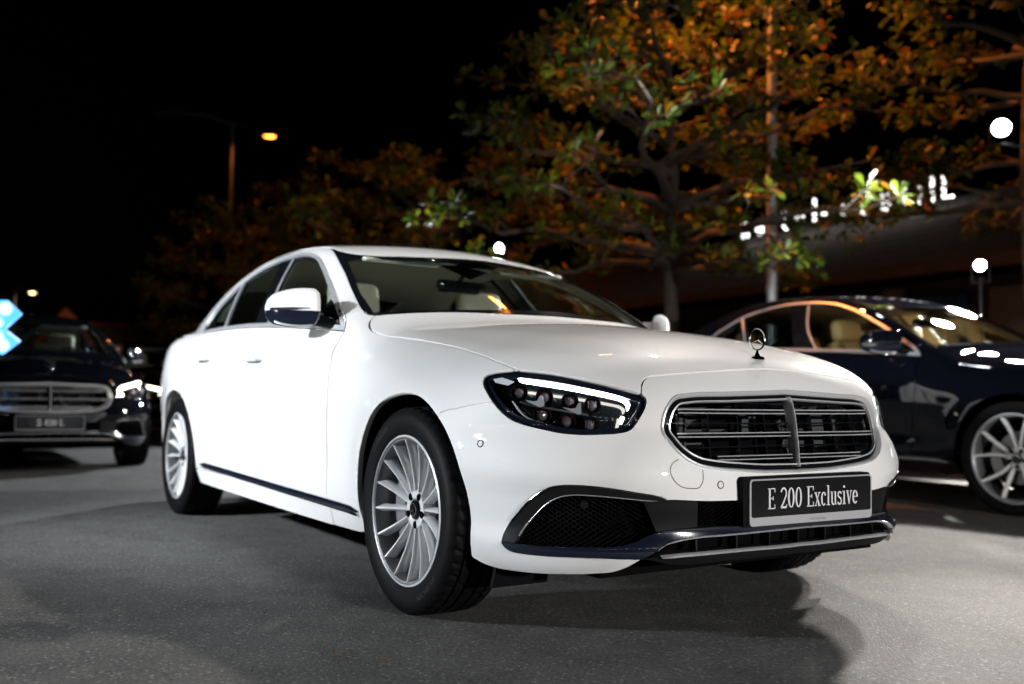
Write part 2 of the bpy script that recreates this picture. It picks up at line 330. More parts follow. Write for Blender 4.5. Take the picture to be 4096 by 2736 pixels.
def panel_mesh(name,par,outer,holes=(),h=.025,gap=.0022,flange=.018,off=0.,flip=None,hole_gap=0.):
    L0=par.to2(outer); L=[inset(L0,gap)]+[inset(par.to2(hh),-hole_gap) for hh in holes]
    lo=L[0].min(0); hi=L[0].max(0)
    gx=np.arange(lo[0]+h/2,hi[0],h); gy=np.arange(lo[1]+h/2,hi[1],h)
    G=np.stack(np.meshgrid(gx,gy),-1).reshape(-1,2)
    G[:,0]+=((np.round((G[:,1]-lo[1])/h)%2)*.5*h)
    m=inpoly(G,L[0])
    for q in L[1:]: m&=~inpoly(G,q)
    G=G[m]
    if len(G):
        m=np.ones(len(G),bool)
        for q in L: m&=dist_seg(G,q)>.4*h
        G=G[m]
    P=np.vstack(L+[G]); E=[]; b=0
    for q in L:
        n=len(q); E+=[(b+i,b+(i+1)%n) for i in range(n)]; b+=n
    r_=delaunay_2d_cdt([Vector(p) for p in P],E,[],0,1e-7)
    V2=np.array([(v.x,v.y) for v in r_[0]]); T=np.array([f[:] for f in r_[2]])
    c=V2[T].mean(1); m=inpoly(c,L[0])
    for q in L[1:]: m&=~inpoly(c,q)
    T=T[m]
    V3=par.to3(V2); N=BODY.N(V3); 
    # face orientation follows surface normal
    fn=np.cross(V3[T[:,1]]-V3[T[:,0]],V3[T[:,2]]-V3[T[:,0]]); s_=(fn*N[T[:,0]]).sum(1)
    T=np.where((s_<0)[:,None],T[:,::-1],T)
    V=V3+N*off
    if flange>0:
        cnt={}
        for t in T:
            for i in range(3):
                a,b_=int(t[i]),int(t[(i+1)%3]); cnt[(a,b_)]=1
        be=[(a,b_) for (a,b_) in cnt if (b_,a) not in cnt]
        ids={}; VV=[];NN=[]
        for a,b_ in be:
            for k in (a,b_):
                if k not in ids:
                    ids[k]=len(V)+len(VV); VV+= [V[k],V[k]-N[k]*flange]; NN+=[N[k],N[k]]
        # outward side normal for flange
        FN={}
        for a,b_ in be:
            e=V[b_]-V[a]; sn=np.cross(e,N[a]); sn/=max(np.linalg.norm(sn),1e-9)
            for k in (a,b_): FN[k]=FN.get(k,0)+sn
        NN=np.array(NN)
        for k,i in ids.items():
            q=FN[k]; q=q/max(np.linalg.norm(q),1e-9); NN[i-len(V)]=q*.8+N[k]*.6; NN[i-len(V)+1]=q
        F2=[tuple(t) for t in T]+[(ids[b_],ids[a],ids[a]+1,ids[b_]+1) for a,b_ in be]
        V=np.vstack([V,np.array(VV)]); N=np.vstack([N,NN/np.linalg.norm(NN,axis=1,keepdims=True)])
        return mesh(name,V,F2,N)
    return mesh(name,V,[tuple(t) for t in T],N)
def sweep_mesh(name,P,prof,closed=False,nrm=None,smooth=True,taper=0):
    """sweep profile (list of (across,up)) along surface curve P; up = surface normal"""
    P=np.asarray(P,float); n=len(P); N=BODY.N(P) if nrm is None else np.tile(nrm,(n,1))
    T=np.roll(P,-1,0)-np.roll(P,1,0)
    if not closed: T[0]=P[1]-P[0]; T[-1]=P[-1]-P[-2]
    T/=np.maximum(np.linalg.norm(T,axis=1,keepdims=True),1e-9)
    A=np.cross(N,T); A/=np.maximum(np.linalg.norm(A,axis=1,keepdims=True),1e-9)
    m=len(prof); V=[];Fc=[]
    for i in range(n):
        k=1.
        if taper and not closed: k=min(1,(.15+min(i,n-1-i)/taper))
        for a,u in prof: V.append(P[i]+A[i]*a*k+N[i]*u)
    for i in range(n if closed else n-1):
        i2=(i+1)%n
        for j in range(m):
            j2=(j+1)%m; Fc.append((i*m+j,i*m+j2,i2*m+j2,i2*m+j))
    if not closed: Fc+= [tuple(range(m-1,-1,-1)),tuple((n-1)*m+j for j in range(m))]
    me=mesh(name,V,Fc,None,smooth)
    try: me.set_sharp_from_angle(angle=R(50))
    except Exception: pass
    return me
def prof_round(w,h,base=-.004,n=6):
    return [(-w/2,base)]+[(-w/2*math.cos(math.pi*i/n),h*math.sin(math.pi*i/n)) for i in range(n+1)]+[(w/2,base)]
# ------------------------------------------------------------------ materials
MT={}
def new_mat(name):
    m=bpy.data.materials.new(name); m.use_nodes=True; MT[name]=m
    return m,m.node_tree.nodes,m.node_tree.links,m.node_tree.nodes['Principled BSDF']
def pmat(name,col,rough=.5,metal=0,coat=0,spec=.5,emit=None,estr=0,bump=0,bscale=200,var=0,vscale=8,coat_rough=.03):
    m,N,Lk,b=new_mat(name)
    b.inputs['Base Color'].default_value=(*col,1); b.inputs['Roughness'].default_value=rough
    b.inputs['Metallic'].default_value=metal; b.inputs['Coat Weight'].default_value=coat
    b.inputs['Coat Roughness'].default_value=coat_rough; b.inputs['Specular IOR Level'].default_value=spec
    if emit: b.inputs['Emission Color'].default_value=(*emit,1); b.inputs['Emission Strength'].default_value=estr
    if bump or var:
        tc=N.new('ShaderNodeTexCoord')
        if bump:
            n=N.new('ShaderNodeTexNoise'); n.inputs['Scale'].default_value=bscale; n.inputs['Detail'].default_value=4
            Lk.new(tc.outputs['Object'],n.inputs['Vector'])
            bp=N.new('ShaderNodeBump'); bp.inputs['Strength'].default_value=bump; bp.inputs['Distance'].default_value=.002
            Lk.new(n.outputs['Fac'],bp.inputs['Height']); Lk.new(bp.outputs[0],b.inputs['Normal'])
        if var:
            n=N.new('ShaderNodeTexNoise'); n.inputs['Scale'].default_value=vscale; n.inputs['Detail'].default_value=5
            Lk.new(tc.outputs['Object'],n.inputs['Vector'])
            r_=N.new('ShaderNodeMapRange'); r_.inputs['To Min'].default_value=1-var; r_.inputs['To Max'].default_value=1+var
            Lk.new(n.outputs['Fac'],r_.inputs['Value'])
            mx=N.new('ShaderNodeMix'); mx.data_type='RGBA'; mx.blend_type='MULTIPLY'; mx.inputs['Factor'].default_value=1
            mx.inputs[6].default_value=(*col,1); Lk.new(r_.outputs[0],mx.inputs[7]); Lk.new(mx.outputs[2],b.inputs['Base Color'])
    return m
def glass_mat(name,tint,ior=1.5,rough=0.):
    m=bpy.data.materials.new(name); m.use_nodes=True; MT[name]=m; N=m.node_tree.nodes; Lk=m.node_tree.links
    N.remove(N['Principled BSDF']); out=N['Material Output']
    t=N.new('ShaderNodeBsdfTransparent'); t.inputs[0].default_value=(*tint,1)
    g=N.new('ShaderNodeBsdfGlossy'); g.inputs['Roughness'].default_value=rough
    f=N.new('ShaderNodeFresnel'); f.inputs[0].default_value=ior
    # fresnel of a thin pane is the same seen from either side
    ge=N.new('ShaderNodeNewGeometry'); mi=N.new('ShaderNodeMix'); mi.data_type='FLOAT'
    mi.inputs[2].default_value=ior; mi.inputs[3].default_value=1/ior
    Lk.new(ge.outputs['Backfacing'],mi.inputs[0]); Lk.new(mi.outputs[0],f.inputs[0])
    mx=N.new('ShaderNodeMixShader'); Lk.new(f.outputs[0],mx.inputs[0]); Lk.new(t.outputs[0],mx.inputs[1]); Lk.new(g.outputs[0],mx.inputs[2]); Lk.new(mx.outputs[0],out.inputs[0])
    return m
pmat('white_paint',(.80,.80,.795),.5,0,1,.15,coat_rough=.015)
pmat('black_paint',(.003,.0035,.006),.6,0,1,0,coat_rough=.015)
pmat('obsidian_paint',(.0035,.0045,.0085),.6,0,1,0,coat_rough=.015)
pmat('louvre_chrome',(.95,.96,.97),.24,.62)
pmat('chrome',(.86,.87,.88),.06,1)
pmat('satin_chrome',(.66,.68,.71),.32,.65)
pmat('alloy',(.95,.955,.97),.24,.35)
pmat('alloy_dark',(.16,.165,.17),.4,.6)
pmat('machined_alloy',(.92,.93,.95),.25,.3)
pmat('gloss_black',(.006,.007,.009),.08,0,.6)
pmat('blue_black_trim',(.008,.011,.022),.12,0,1)
pmat('matt_black',(.005,.005,.006),.6,spec=.06)
pmat('black_plastic',(.008,.008,.0085),.5,spec=.08,bump=.25,bscale=600)
pmat('trim_grey',(.012,.012,.012),.35,spec=.1)
pmat('well_black',(.004,.004,.004),.95,spec=0)
pmat('rubber',(.0045,.0045,.005),.55,spec=.07,bump=.15,bscale=300,var=.25,vscale=30)
pmat('rubber_mark',(.02,.02,.021),.4,spec=.4)
pmat('label_teal',(.45,.72,.66),.4)
pmat('disc_steel',(.16,.16,.165),.35,.8)
pmat('caliper',(.20,.20,.21),.4,.3)
pmat('leather_dark',(.02,.018,.017),.5)
pmat('leather_beige',(.42,.36,.29),.5)
pmat('leather_tan',(.55,.30,.12),.5)
pmat('trim_beige',(.62,.60,.53),.7)
pmat('dash_black',(.015,.014,.014),.5)
pmat('wood_trim',(.16,.06,.025),.3,coat=.6)
pmat('plate_black',(.006,.006,.007),.15,0,.5)
pmat('plate_white',(.75,.75,.76),.35)
pmat('frame_silver',(.50,.50,.52),.3,.3)
pmat('badge_grey',(.22,.21,.22),.3)
pmat('radiator',(.055,.057,.06),.45,.0,spec=.1)
pmat('drl',(1,1,1),.3,emit=(1,.97,.88),estr=14)
pmat('drl_strong',(1,1,1),.3,emit=(1,.91,.62),estr=9)
pmat('lens_red',(.10,.008,.009),.15,coat=.6)
pmat('lens_inner',(.18,.18,.20),.05,.6)
glass_mat('windscreen_glass',(.74,.83,.79))
glass_mat('side_glass',(.64,.74,.72))
glass_mat('rear_glass',(.30,.34,.34))
glass_mat('lamp_glass',(.93,.95,.97),1.45)
# ------------------------------------------------------------------ car meshes, built once and shared
CM={}
def arch(cx,r_,a0,a1,n=40,y=-.9,z=.337):
    t=np.linspace(R(a0),R(a1),n); return np.stack([cx+r_*np.cos(t),np.full(n,y),z+r_*np.sin(t)],1)
def seg(*P,h=.02): 
    out=[]
    for a,b in zip(P[:-1],P[1:]):
        a=np.array(a,float);b=np.array(b,float);n=max(1,int(np.linalg.norm(b-a)/h)); out+=[a+(b-a)*i/n for i in range(n)]
    return np.array(out+[np.array(P[-1],float)])
def cat(*A):
    out=[np.asarray(A[0],float)]
    for a in A[1:]:
        a=np.asarray(a,float)
        if np.linalg.norm(a[0]-out[-1][-1])<2e-3: a=a[1:]
        out.append(a)
    P=np.vstack(out)
    if np.linalg.norm(P[0]-P[-1])<2e-3: P=P[:-1]
    return P
def proj_side(P,par=None): par=par or STAD; return par.to3(par.to2(P))
HL=crs_closed(CV['headlight'],.008)
hlp=CV['headlight']
hl_top=crs(hlp[5:13],.012)                 # from hood cut corner to inner corner
hl_bot=crs(np.vstack([hlp[30:4:-1] if False else hlp[12:31]]),.010)  # inner corner, round the bottom, to the bumper cut
hl_left=crs(np.vstack([hlp[30:33],hlp[0:6]]),.008)   # bumper cut -> left -> hood cut corner
hoodcut=crs(CV['hoodcut'],.015); hoodcut[-1]=hlp[5]
nose=crs(CV['nose'],.012); nose[0]=hlp[12]; nose[-1]=(.755,0,.815)
bcut=crs(CV['bumpcut'],.012); bcut[-1]=hlp[30]
AR=.384
A0=math.degrees(math.acos(min(1,(bcut[0][0])/AR)))  # arch angle where bumper cut meets
bcut[0]=(AR*math.cos(R(A0)),-.895,.337+AR*math.sin(R(A0)))
lipc=crs(CV['lip'],.015)   # from (.778) to the arch corner
ilow=crs(CV['intake_low'],.012); iout=crs(CV['intake_o'],.012)
band=crs(np.vstack([CV['intake_o'][-1],CV['bandtop'][1:],(.876,0,.424)]),.015)
ea=math.degrees(math.asin((lipc[-1][2]-.337)/AR))
lip_end=np.array((AR*math.cos(R(ea)),-.84,.337+AR*math.sin(R(ea))))
half_low=cat(np.vstack([lip_end,lipc[::-1]]),ilow[::-1],iout,band)     # arch corner -> centre
half_up=cat(bcut,hl_bot[::-1],nose)                                       # arch -> centre top
GR=crs(CV['grille'],.012); GR=GR[GR[:,1]<-.006]; GR=np.vstack([GR[0]*[1,0,1]+[.001,0,.001],GR,GR[-1]*[1,0,1]+[.001,0,-.001]])
grille=cat(GR,mir(GR)[::-1])
bump_outer=cat(half_up,mir(half_up)[::-1],mir(arch(0,AR,ea,A0))[::-1],mir(half_low),half_low[::-1],arch(0,AR,ea,A0))
CM['bumper']=panel_mesh('bumper',STAD,bump_outer,[grille],h=.022,flange=.03,gap=.002)
rear_edge=crs([CV['hoodcut'][0],(-.575,-.62,1.03),(-.50,-.42,1.03),(-.435,-.2,1.03),(-.42,0,1.03),(-.435,.2,1.03),(-.50,.42,1.03),(-.575,.62,1.03),mir(CV['hoodcut'])[0]],.02)
hood_outer=cat(hoodcut[::-1],rear_edge,mir(hoodcut),mir(hl_top),mir(nose),nose[::-1],hl_top[::-1])
CM['hood']=panel_mesh('hood',TOP,hood_outer,h=.025,gap=.0025,flange=.03)
dz=CV['dlo']
dlo=np.vstack([dz]); dlo_low=crs(dz[0:7],.015)       # rear tip -> front lower corner
dlo_front=crs(dz[6:10],.012)
dlo_up=crs(dz[9:],.015)
dlo_up2=np.vstack([dlo_up,crs(np.vstack([dz[-1],dz[0]]),.015)[1:]])
DLO=cat(dlo_low,dlo_front,dlo_up2)
doorf=crs(np.vstack([dz[6]+[0,0,-.006],CV['doorf'][1:],(-.672,-.875,.292)]),.02)
sill_z=.292
# fender
apf=crs(CV['apfend'],.015)
fender=cat(doorf[::-1],np.vstack([dz[6],dz[7],apf[0]]),apf,crs(CV['apil'][8:12],.012),seg(CV['apil'][11],hoodcut[0]),hoodcut,hl_left[::-1],bcut[::-1],arch(0,AR,A0,187),seg((-.372,-.875,.215),(-.45,-.86,.205),(-.672,-.86,.205),(-.672,-.875,.292)))
CM['fender']=panel_mesh('fender',STAD,fender,h=.024,flange=.02)
dm0,dm1=CV['doorm']; dm1=np.array((-1.775,-.885,sill_z))
i0=int(np.argmin(np.abs(dlo_low[:,0]-dm0[0])))
mid=crs([dlo_low[i0],(-1.722,-.90,.85),(-1.745,-.905,.65),(-1.768,-.89,.45),dm1],.02)
fd=cat(dlo_low[i0:],doorf,seg((-.672,-.875,sill_z),tuple(dm1)),mid[::-1])
CM['front_door']=panel_mesh('front_door',STAD,fd,h=.025,gap=.0042)
rcx=-2.939
ra=math.degrees(math.asin((.56-.337)/AR)); rb=math.degrees(math.asin((sill_z-.337)/AR))
P_arch=np.array((rcx+AR*math.cos(R(ra)),-.9,.56))
rcut=crs([(-2.46,-.855,1.04),(-2.505,-.89,.92),(-2.515,-.9,.80),(-2.53,-.9,.68),tuple(P_arch)],.02)
j0=int(np.argmin(np.abs(dlo_low[:,0]+2.46))); rcut[0]=dlo_low[j0]
rd=cat(dlo_low[j0:i0+1],mid,seg(tuple(dm1),(rcx+AR*math.cos(R(rb)),-.885,sill_z)),arch(rcx,AR,rb,ra),rcut[::-1])
CM['rear_door']=panel_mesh('rear_door',STAD,rd,h=.025,gap=.0042)
REARX=-3.45
# quarter: from rear door cut to the tail, top follows the shoulder
q_top=seg((-3.42,-.80,1.03),(-2.64,-.855,1.036)); q_top[:,1]=-.85
quarter=cat(dlo_low[:j0+1],rcut,arch(rcx,AR,ra,197),seg((-3.32,-.84,.225),(-3.42,-.84,.225),(-3.42,-.85,1.03)),q_top)
CM['quarter_panel']=panel_mesh('quarter_panel',STAD,quarter,h=.03,gap=.0008)
# tail (rear bumper, boot sides) as one wrap
tz0,tz1=.22,.70
def rearwrap(z0,z1,xs=-3.42):
    s0=REAR.to2(np.array([(xs,-.8,.5)]))[0,0]; s1=2*REAR.c-s0; n=40
    lo=np.stack([np.linspace(s0,s1,n),np.full(n,z0)],1); hi=np.stack([np.linspace(s1,s0,n),np.full(n,z1)],1)
    a=np.stack([np.full(12,s1),np.linspace(z0,z1,12)],1)[1:-1]; b=np.stack([np.full(12,s0),np.linspace(z1,z0,12)],1)[1:-1]
    return REAR.to3(np.vstack([lo,a,hi,b]))
CM['rear_bumper']=panel_mesh('rear_bumper',REAR,rearwrap(.24,.70),h=.05,gap=.001)
CM['boot_lid']=panel_mesh('boot_lid',REAR,rearwrap(.704,1.03),h=.05,gap=.001)
s_z=.205
sill=cat(seg((-.372,-.87,sill_z-.004),(-2.56,-.88,sill_z-.004)),seg((-2.56,-.88,sill_z-.004),(-2.52,-.86,.215)),seg((-2.52,-.86,.215),(-.45,-.86,s_z)),seg((-.45,-.86,s_z),(-.372,-.87,sill_z-.004)))
sill2=cat(seg((-.676,-.87,sill_z-.004),(-2.558,-.88,sill_z-.004)),seg((-2.558,-.88,sill_z-.004),(-2.52,-.86,.215)),seg((-2.52,-.86,.215),(-.676,-.86,s_z)),seg((-.676,-.86,s_z),(-.676,-.87,sill_z-.004)))
CM['sill']=panel_mesh('sill',STAD,sill2,h=.025,gap=.001)
ml=STAD.to3(np.stack([np.linspace(-.40,-2.47,60),np.linspace(.289,.322,60)],1))
CM['side_moulding']=sweep_mesh('side_moulding',ml,[(-.014,-.004),(-.014,.006),(-.005,.011),(.010,.011),(.014,.005),(.014,-.004)],taper=3)
ml2=ml.copy(); ml2[:,2]-=.013; ml2=STAD.to3(STAD.to2(ml2))
CM['moulding_chrome']=sweep_mesh('moulding_chrome',ml2,prof_round(.008,.013),taper=3)
# greenhouse
ap=crs(CV['apil'],.015)      # top -> base
ditch_o=crs([CV['apil'][0],(-1.6,-.585,1.43),(-2.0,-.575,1.45),(-2.4,-.565,1.44),(-2.75,-.56,1.40),(-3.0,-.56,1.33),(-3.3,-.58,1.22),(-3.5,-.60,1.10)],.03)
ditch_i=crs([(-1.50,-.565,1.41),(-1.7,-.557,1.44),(-2.0,-.55,1.45),(-2.4,-.54,1.44),(-2.75,-.535,1.40),(-2.9,-.53,1.36)],.03)
frame=cat(ap[:-1][::-1][np.argmin(np.linalg.norm(ap[:-1][::-1]-CV['apil'][8],axis=1)):],ditch_o,seg(ditch_o[-1],(-3.42,-.74,1.05)),seg((-3.42,-.74,1.05),(-2.66,-.853,1.037)),seg((-2.66,-.853,1.037),tuple(dz[0])),dlo_up2[::-1],dlo_front[::-1],np.vstack([dz[7]]),apf)
CM['side_frame']=panel_mesh('side_frame',TUN,frame,h=.025,gap=.0006,flange=.012)
hd=CV['header'][:5].copy()
hdr=crs(np.vstack([(-1.40,-.588,1.40),(-1.31,-.590,1.375),(-1.23,-.560,1.352),hd[1:4],(-1.062,0,1.36)]),.015)
hdr_full=cat(hdr,mir(hdr)[::-1])
roof=cat(hdr_full,mir(ditch_i),crs([(-2.9,.53,1.36),(-2.97,.3,1.37),(-3.0,0,1.38),(-2.97,-.3,1.37),(-2.9,-.53,1.36)],.03),ditch_i[::-1])
CM['roof']=panel_mesh('roof',TUN,roof,h=.035,gap=.001,flange=.012)
strip=cat(ditch_o[:np.argmin(np.abs(ditch_o[:,0]+2.95))],ditch_i[::-1],crs([(-1.40,-.588,1.40),CV['apil'][0]],.02)[1:][::-1][:0] if False else np.vstack([ditch_o[0]]))
CM['roof_strip']=panel_mesh('roof_strip',TUN,strip,h=.02,gap=-.001,flange=0,off=-.004)
wb=rear_edge[5:-5].copy(); wb[:,0]-=.014
apb=crs(CV['apil'][:10],.015)
ws_out=cat(apb,wb,mir(apb)[::-1],mir(hdr),hdr[::-1])
apn=crs(CV['apin'][3:],.015)
wb2=wb.copy(); wb2[:,0]-=.035; wb2=wb2[(np.abs(wb2[:,1])<.64)]
hdr2=hdr[(hdr[:,0]>-1.2)].copy(); hdr2[:,0]+=.03
ws_in=cat(apn,wb2,mir(apn)[::-1],mir(hdr2),hdr2[::-1])
CM['windscreen']=panel_mesh('windscreen',TUN,ws_in,h=.035,gap=-.006,flange=0,off=-.003)
CM['windscreen_surround']=panel_mesh('windscreen_surround',TUN,ws_out,[ws_in],h=.02,gap=.001,flange=.01,off=-.001)
rw=cat(crs([(-2.93,.50,1.36),(-3.0,.3,1.37),(-3.02,0,1.38),(-3.0,-.3,1.37),(-2.93,-.50,1.36)],.03),crs([(-2.93,-.50,1.36),(-3.2,-.53,1.25),(-3.45,-.55,1.12)],.03),crs([(-3.45,-.55,1.12),(-3.52,0,1.14),(-3.45,.55,1.12)],.03),crs([(-3.45,.55,1.12),(-3.2,.53,1.25),(-2.93,.50,1.36)],.03))
CM['rear_window']=panel_mesh('rear_window',TUN,rw,h=.04,gap=0,flange=0)
CM['rear_deck']=panel_mesh('rear_deck',TUN,cat(crs([(-3.46,-.56,1.12),(-3.53,0,1.14),(-3.46,.56,1.12)],.03),seg((-3.46,.56,1.12),(-3.44,.72,1.06)),seg((-3.44,.72,1.06),(-3.80,.60,1.05)),seg((-3.80,.60,1.05),(-3.80,-.60,1.05)),seg((-3.80,-.60,1.05),(-3.44,-.72,1.06)),seg((-3.44,-.72,1.06),(-3.46,-.56,1.12))),h=.04,gap=0,flange=0)
d2=TUN.to2(DLO); d2in=TUN.to3(inset(d2,.017))
CM['window_chrome']=panel_mesh('window_chrome',TUN,DLO,[d2in],h=.012,gap=0.0005,flange=.008,off=.004)
gf=cat(crs(CV['gfront'],.015),seg(tuple(CV['gfront'][-1]),tuple(CV['gfront'][0])))
gr_=CV['grear']; gre=cat(seg(gr_[0],gr_[1]),crs(gr_[1:4],.015),seg(gr_[3],gr_[4]),seg(gr_[4],gr_[0]))
gq=CV['gquart']; gqu=cat(seg(gq[0],gq[1]),crs(gq[1:],.015),seg(gq[-1],gq[0]))
CM['window_frame']=panel_mesh('window_frame',TUN,d2in,[gf,gre,gqu],h=.02,gap=-.002,flange=.012,off=-.002)
for k,g in (('front_window',gf),('rear_side_window',gre),('quarter_window',gqu)):
    CM[k]=panel_mesh(k,TUN,g,h=.04,gap=-.004,flange=0,off=-.008)
def onT(P): return TUN.to3(TUN.to2(np.asarray(P,float)))
CM['pillar_chrome']=sweep_mesh('pillar_chrome',onT(crs([CV['gfront'][0]+[-.012,0,0],CV['gfront'][1]+[-.012,0,0],CV['gfront'][2]+[-.014,0,.0]],.03)),prof_round(.018,.006))
CM['quarter_chrome']=sweep_mesh('quarter_chrome',onT(crs([(gq[0]+gr_[0])/2,(gq[1]+gr_[1])/2],.03)),prof_round(.02,.006))
# inner trim of pillars and roof
CM['pillar_trim']=panel_mesh('pillar_trim',TUN,frame,h=.03,gap=-.008,flange=0,off=-.028)
CM['headliner']=panel_mesh('headliner',TUN,roof,h=.05,gap=-.01,flange=0,off=-.03)
CM['door_card']=panel_mesh('door_card',STAD,cat(seg((-.70,-.88,.93),(-2.5,-.88,1.0)),seg((-2.5,-.88,1.0),(-2.5,-.88,.3)),seg((-2.5,-.88,.3),(-.7,-.88,.3)),seg((-.7,-.88,.3),(-.7,-.88,.93))),h=.06,gap=0,flange=0,off=-.07)
# arch lip edge (rolled) and wheel house
for nm,cx in (('front',0.),('rear',rcx)):
    m_=MB(); n=28; V=[];Fc=[]
    ys=(-.815,-.62,-.55)
    for i in range(n+1):
        a=R(-20+220*i/n)
        for j,y in enumerate(ys):
            rr=AR+.012+(.0 if j<2 else -.03); V.append((cx+rr*math.cos(a),y,.337+rr*math.sin(a)))
    k=len(ys)
    for i in range(n):
        for j in range(k-1): Fc.append((i*k+j,i*k+j+1,(i+1)*k+j+1,(i+1)*k+j))
    c=len(V); V.append((cx,-.55,.4)); Fc+=[(i*k+k-1,(i+1)*k+k-1,c)[::-1] for i in range(n)]
    m_.add(V,Fc); CM['wheel_house_'+nm]=m_.mesh('wheel_house')
# ------------------------------------------------------------------ front end details
def onS(P): return STAD.to3(STAD.to2(np.asarray(P,float)))
def sline(s0,s1,z0,z1,n=40): return STAD.to3(np.stack([np.linspace(s0,s1,n),np.linspace(z0,z1,n)],1))
SC=STAD.c
def s_of_y(y): return SC+math.asin(max(-1,min(1,y/.86)))*.86   # rough lateral position -> s
GP=STAD.to2(grille)
def clip_line(a,b,poly,n=120):
    t=np.linspace(0,1,n)[:,None]; q=np.array(a)*(1-t)+np.array(b)*t; m=inpoly(q,poly); runs=[];cur=[]
    for k in range(n):
        if m[k]: cur.append(q[k])
        elif cur:
            if len(cur)>2: runs.append(np.array(cur))
            cur=[]
    if len(cur)>2: runs.append(np.array(cur))
    return runs
# grille
CM['grille_frame']=sweep_mesh('grille_frame',onS(TUN.to3(TUN.to2(grille)) if False else STAD.to3(inset(GP,.006))),[(-.006,-.02),(-.006,.003),(-.004,.0065),(-.001,.0065),(.003,.001),(.006,-.02)],closed=True)
gin=STAD.to3(inset(GP,.024))
CM['grille_border']=panel_mesh('grille_border',STAD,STAD.to3(inset(GP,.010)),[gin],h=.012,gap=0,flange=.02,off=-.008)
gfin=STAD.to3(inset(GP,.0255)); CM['grille_fillet']=sweep_mesh('grille_fillet',gfin,[(-.0022,-.012),(-.0022,-.003),(.0022,-.003),(.0022,-.012)],closed=True)
GI=inset(GP,.026)
zs=(.683,.615,.548)
def hbar(z0,dy,prof,off,clipin):
    out=[]
    for r_ in clip_line((GP[:,0].min(),z0),(GP[:,0].max(),z0),clipin,160):
        out.append(r_)
    return out
def bars(name,zz,prof,clip,split=True,bow=.012):
    m_=MB()
    for z0 in zz:
        for r_ in clip_line((GP[:,0].min()-.01,z0),(GP[:,0].max()+.01,z0),clip,160):
            for sg in ((-1,1) if split else (0,)):
                q=r_ if sg==0 else r_[(r_[:,0]-SC)*sg>.014]
                if len(q)<3: continue
                q=q[::max(1,len(q)//24)]
                me=sweep_mesh('t',STAD.to3(q),prof,taper=2)
                m_.add([v.co for v in me.vertices],[p.vertices[:] for p in me.polygons]); bpy.data.meshes.remove(me)
    return m_
GI2=inset(GP,.034)
louv=[(-.007,-.034),(-.007,-.0085),(.007,-.0085),(.007,-.034)]
ridges=[[(c_-.0017,-.010),(c_-.0017,-.005),(c_,-.0035),(c_+.0017,-.005),(c_+.0017,-.010)] for c_ in (-.0055,.0055)]
CM['grille_ridge']=[]
CM['grille_louvre']=[]
for z0 in zs:
    for sg in (-1,1):
        m_=MB()
        for r_ in clip_line((GP[:,0].min()-.01,z0),(GP[:,0].max()+.01,z0),GI2,200):
            q=r_[(r_[:,0]-SC)*sg>.016]
            if len(q)<4: continue
            q=q[::4]
            me=sweep_mesh('t',STAD.to3(q),louv); m_.add([v.co for v in me.vertices],[p.vertices[:] for p in me.polygons]); bpy.data.meshes.remove(me)
        CM['grille_louvre'].append(m_.mesh('louvre',angle=30))
        for rp in ridges: CM['grille_ridge'].append(sweep_mesh('louvre_edge',STAD.to3(q),rp))
CM['grille_slats']=bars('s',(.716,.6495,.582,.528,.514),[(-.0022,-.05),(-.0022,-.022),(.0022,-.022),(.0022,-.05)],GI,split=False).mesh('slats')
CM['grille_ribs']=[]
for y in (-.40,-.31,-.21,-.105,.105,.21,.31,.40):
    s0=s_of_y(y)
    for r_ in clip_line((s0,.48),(s0,.77),GI,60):
        CM['grille_ribs'].append(sweep_mesh('rib',STAD.to3(r_[::6]),[(-.003,-.055),(-.003,-.024),(.003,-.024),(.003,-.055)]))
cb=STAD.to3(np.stack([np.full(20,SC),np.linspace(.516,.728,20)],1))
CM['grille_centre']=sweep_mesh('centre',cb,[(-.0042,-.03),(-.0042,-.004),(-.0015,.007),(.0015,.007),(.0042,-.004),(.0042,-.03)],nrm=(1.,0,0.))
m_=MB()
back=STAD.to3(inset(GP,-.01)); CM['grille_back']=panel_mesh('grille_back',STAD,back,h=.05,gap=0,flange=0,off=-.16)
# radiator blocks behind slats
m_=MB(); m_.box((.66,0,.60),(.03,.62,.19)); 
for k in range(9): m_.box((.685,0,.52+.02*k),(.012,.60,.006))
CM['radiator']=m_.mesh('radiator')
CM['radiator_parts']=[MB().box(*q).mesh('bracket',False) for q in (((.70,-.34,.60),(.03,.05,.18),Euler((0,0,.4)).to_matrix()),((.70,.30,.63),(.03,.12,.05)),((.69,-.06,.66),(.03,.03,.12)),((.705,.12,.58),(.02,.02,.16),Euler((.5,0,0)).to_matrix()),((.70,.2,.575),(.03,.20,.02)))]
# bonnet star
m_=MB(); c=Vector((.700,0,0)); zb=float(TOP.to3(np.array([(.700,0.)]))[0,2])
m_.lathe([(0,.006),(.012,.006),(.022,.003),(.024,-.004)],24,'z',c=(.700,0,zb+.0))
m_.lathe([(0,.026),(.004,.024),(.0045,.014),(.008,.008),(.010,.002)],12,'z',c=(.700,0,zb+.003))
CM['star_base']=m_.mesh('base')
m_=MB(); zc=zb+.026+.035; ro=.035
m_.add(*(lambda q:(q.v,q.f))(MB().lathe([(ro+.0028*math.cos(a),.0028*math.sin(a)) for a in np.linspace(0,2*math.pi,8,endpoint=False)],40,'x',closed=True,c=(.700,0,zc))))
for k in range(3):
    a=R(90+120*k); d=Vector((0,math.cos(a),math.sin(a))); p=Vector((0,-d.z,d.y)); o=Vector((.700,0,zc)); w=.0045
    tip=o+d*ro; V=[o+Vector((.004,0,0)),o+p*w+d*w*.6,o-p*w+d*w*.6,o-Vector((.004,0,0)),tip]
    m_.add(V,[(0,1,4),(0,4,2),(3,4,1),(3,2,4),(0,2,1),(3,1,2)])
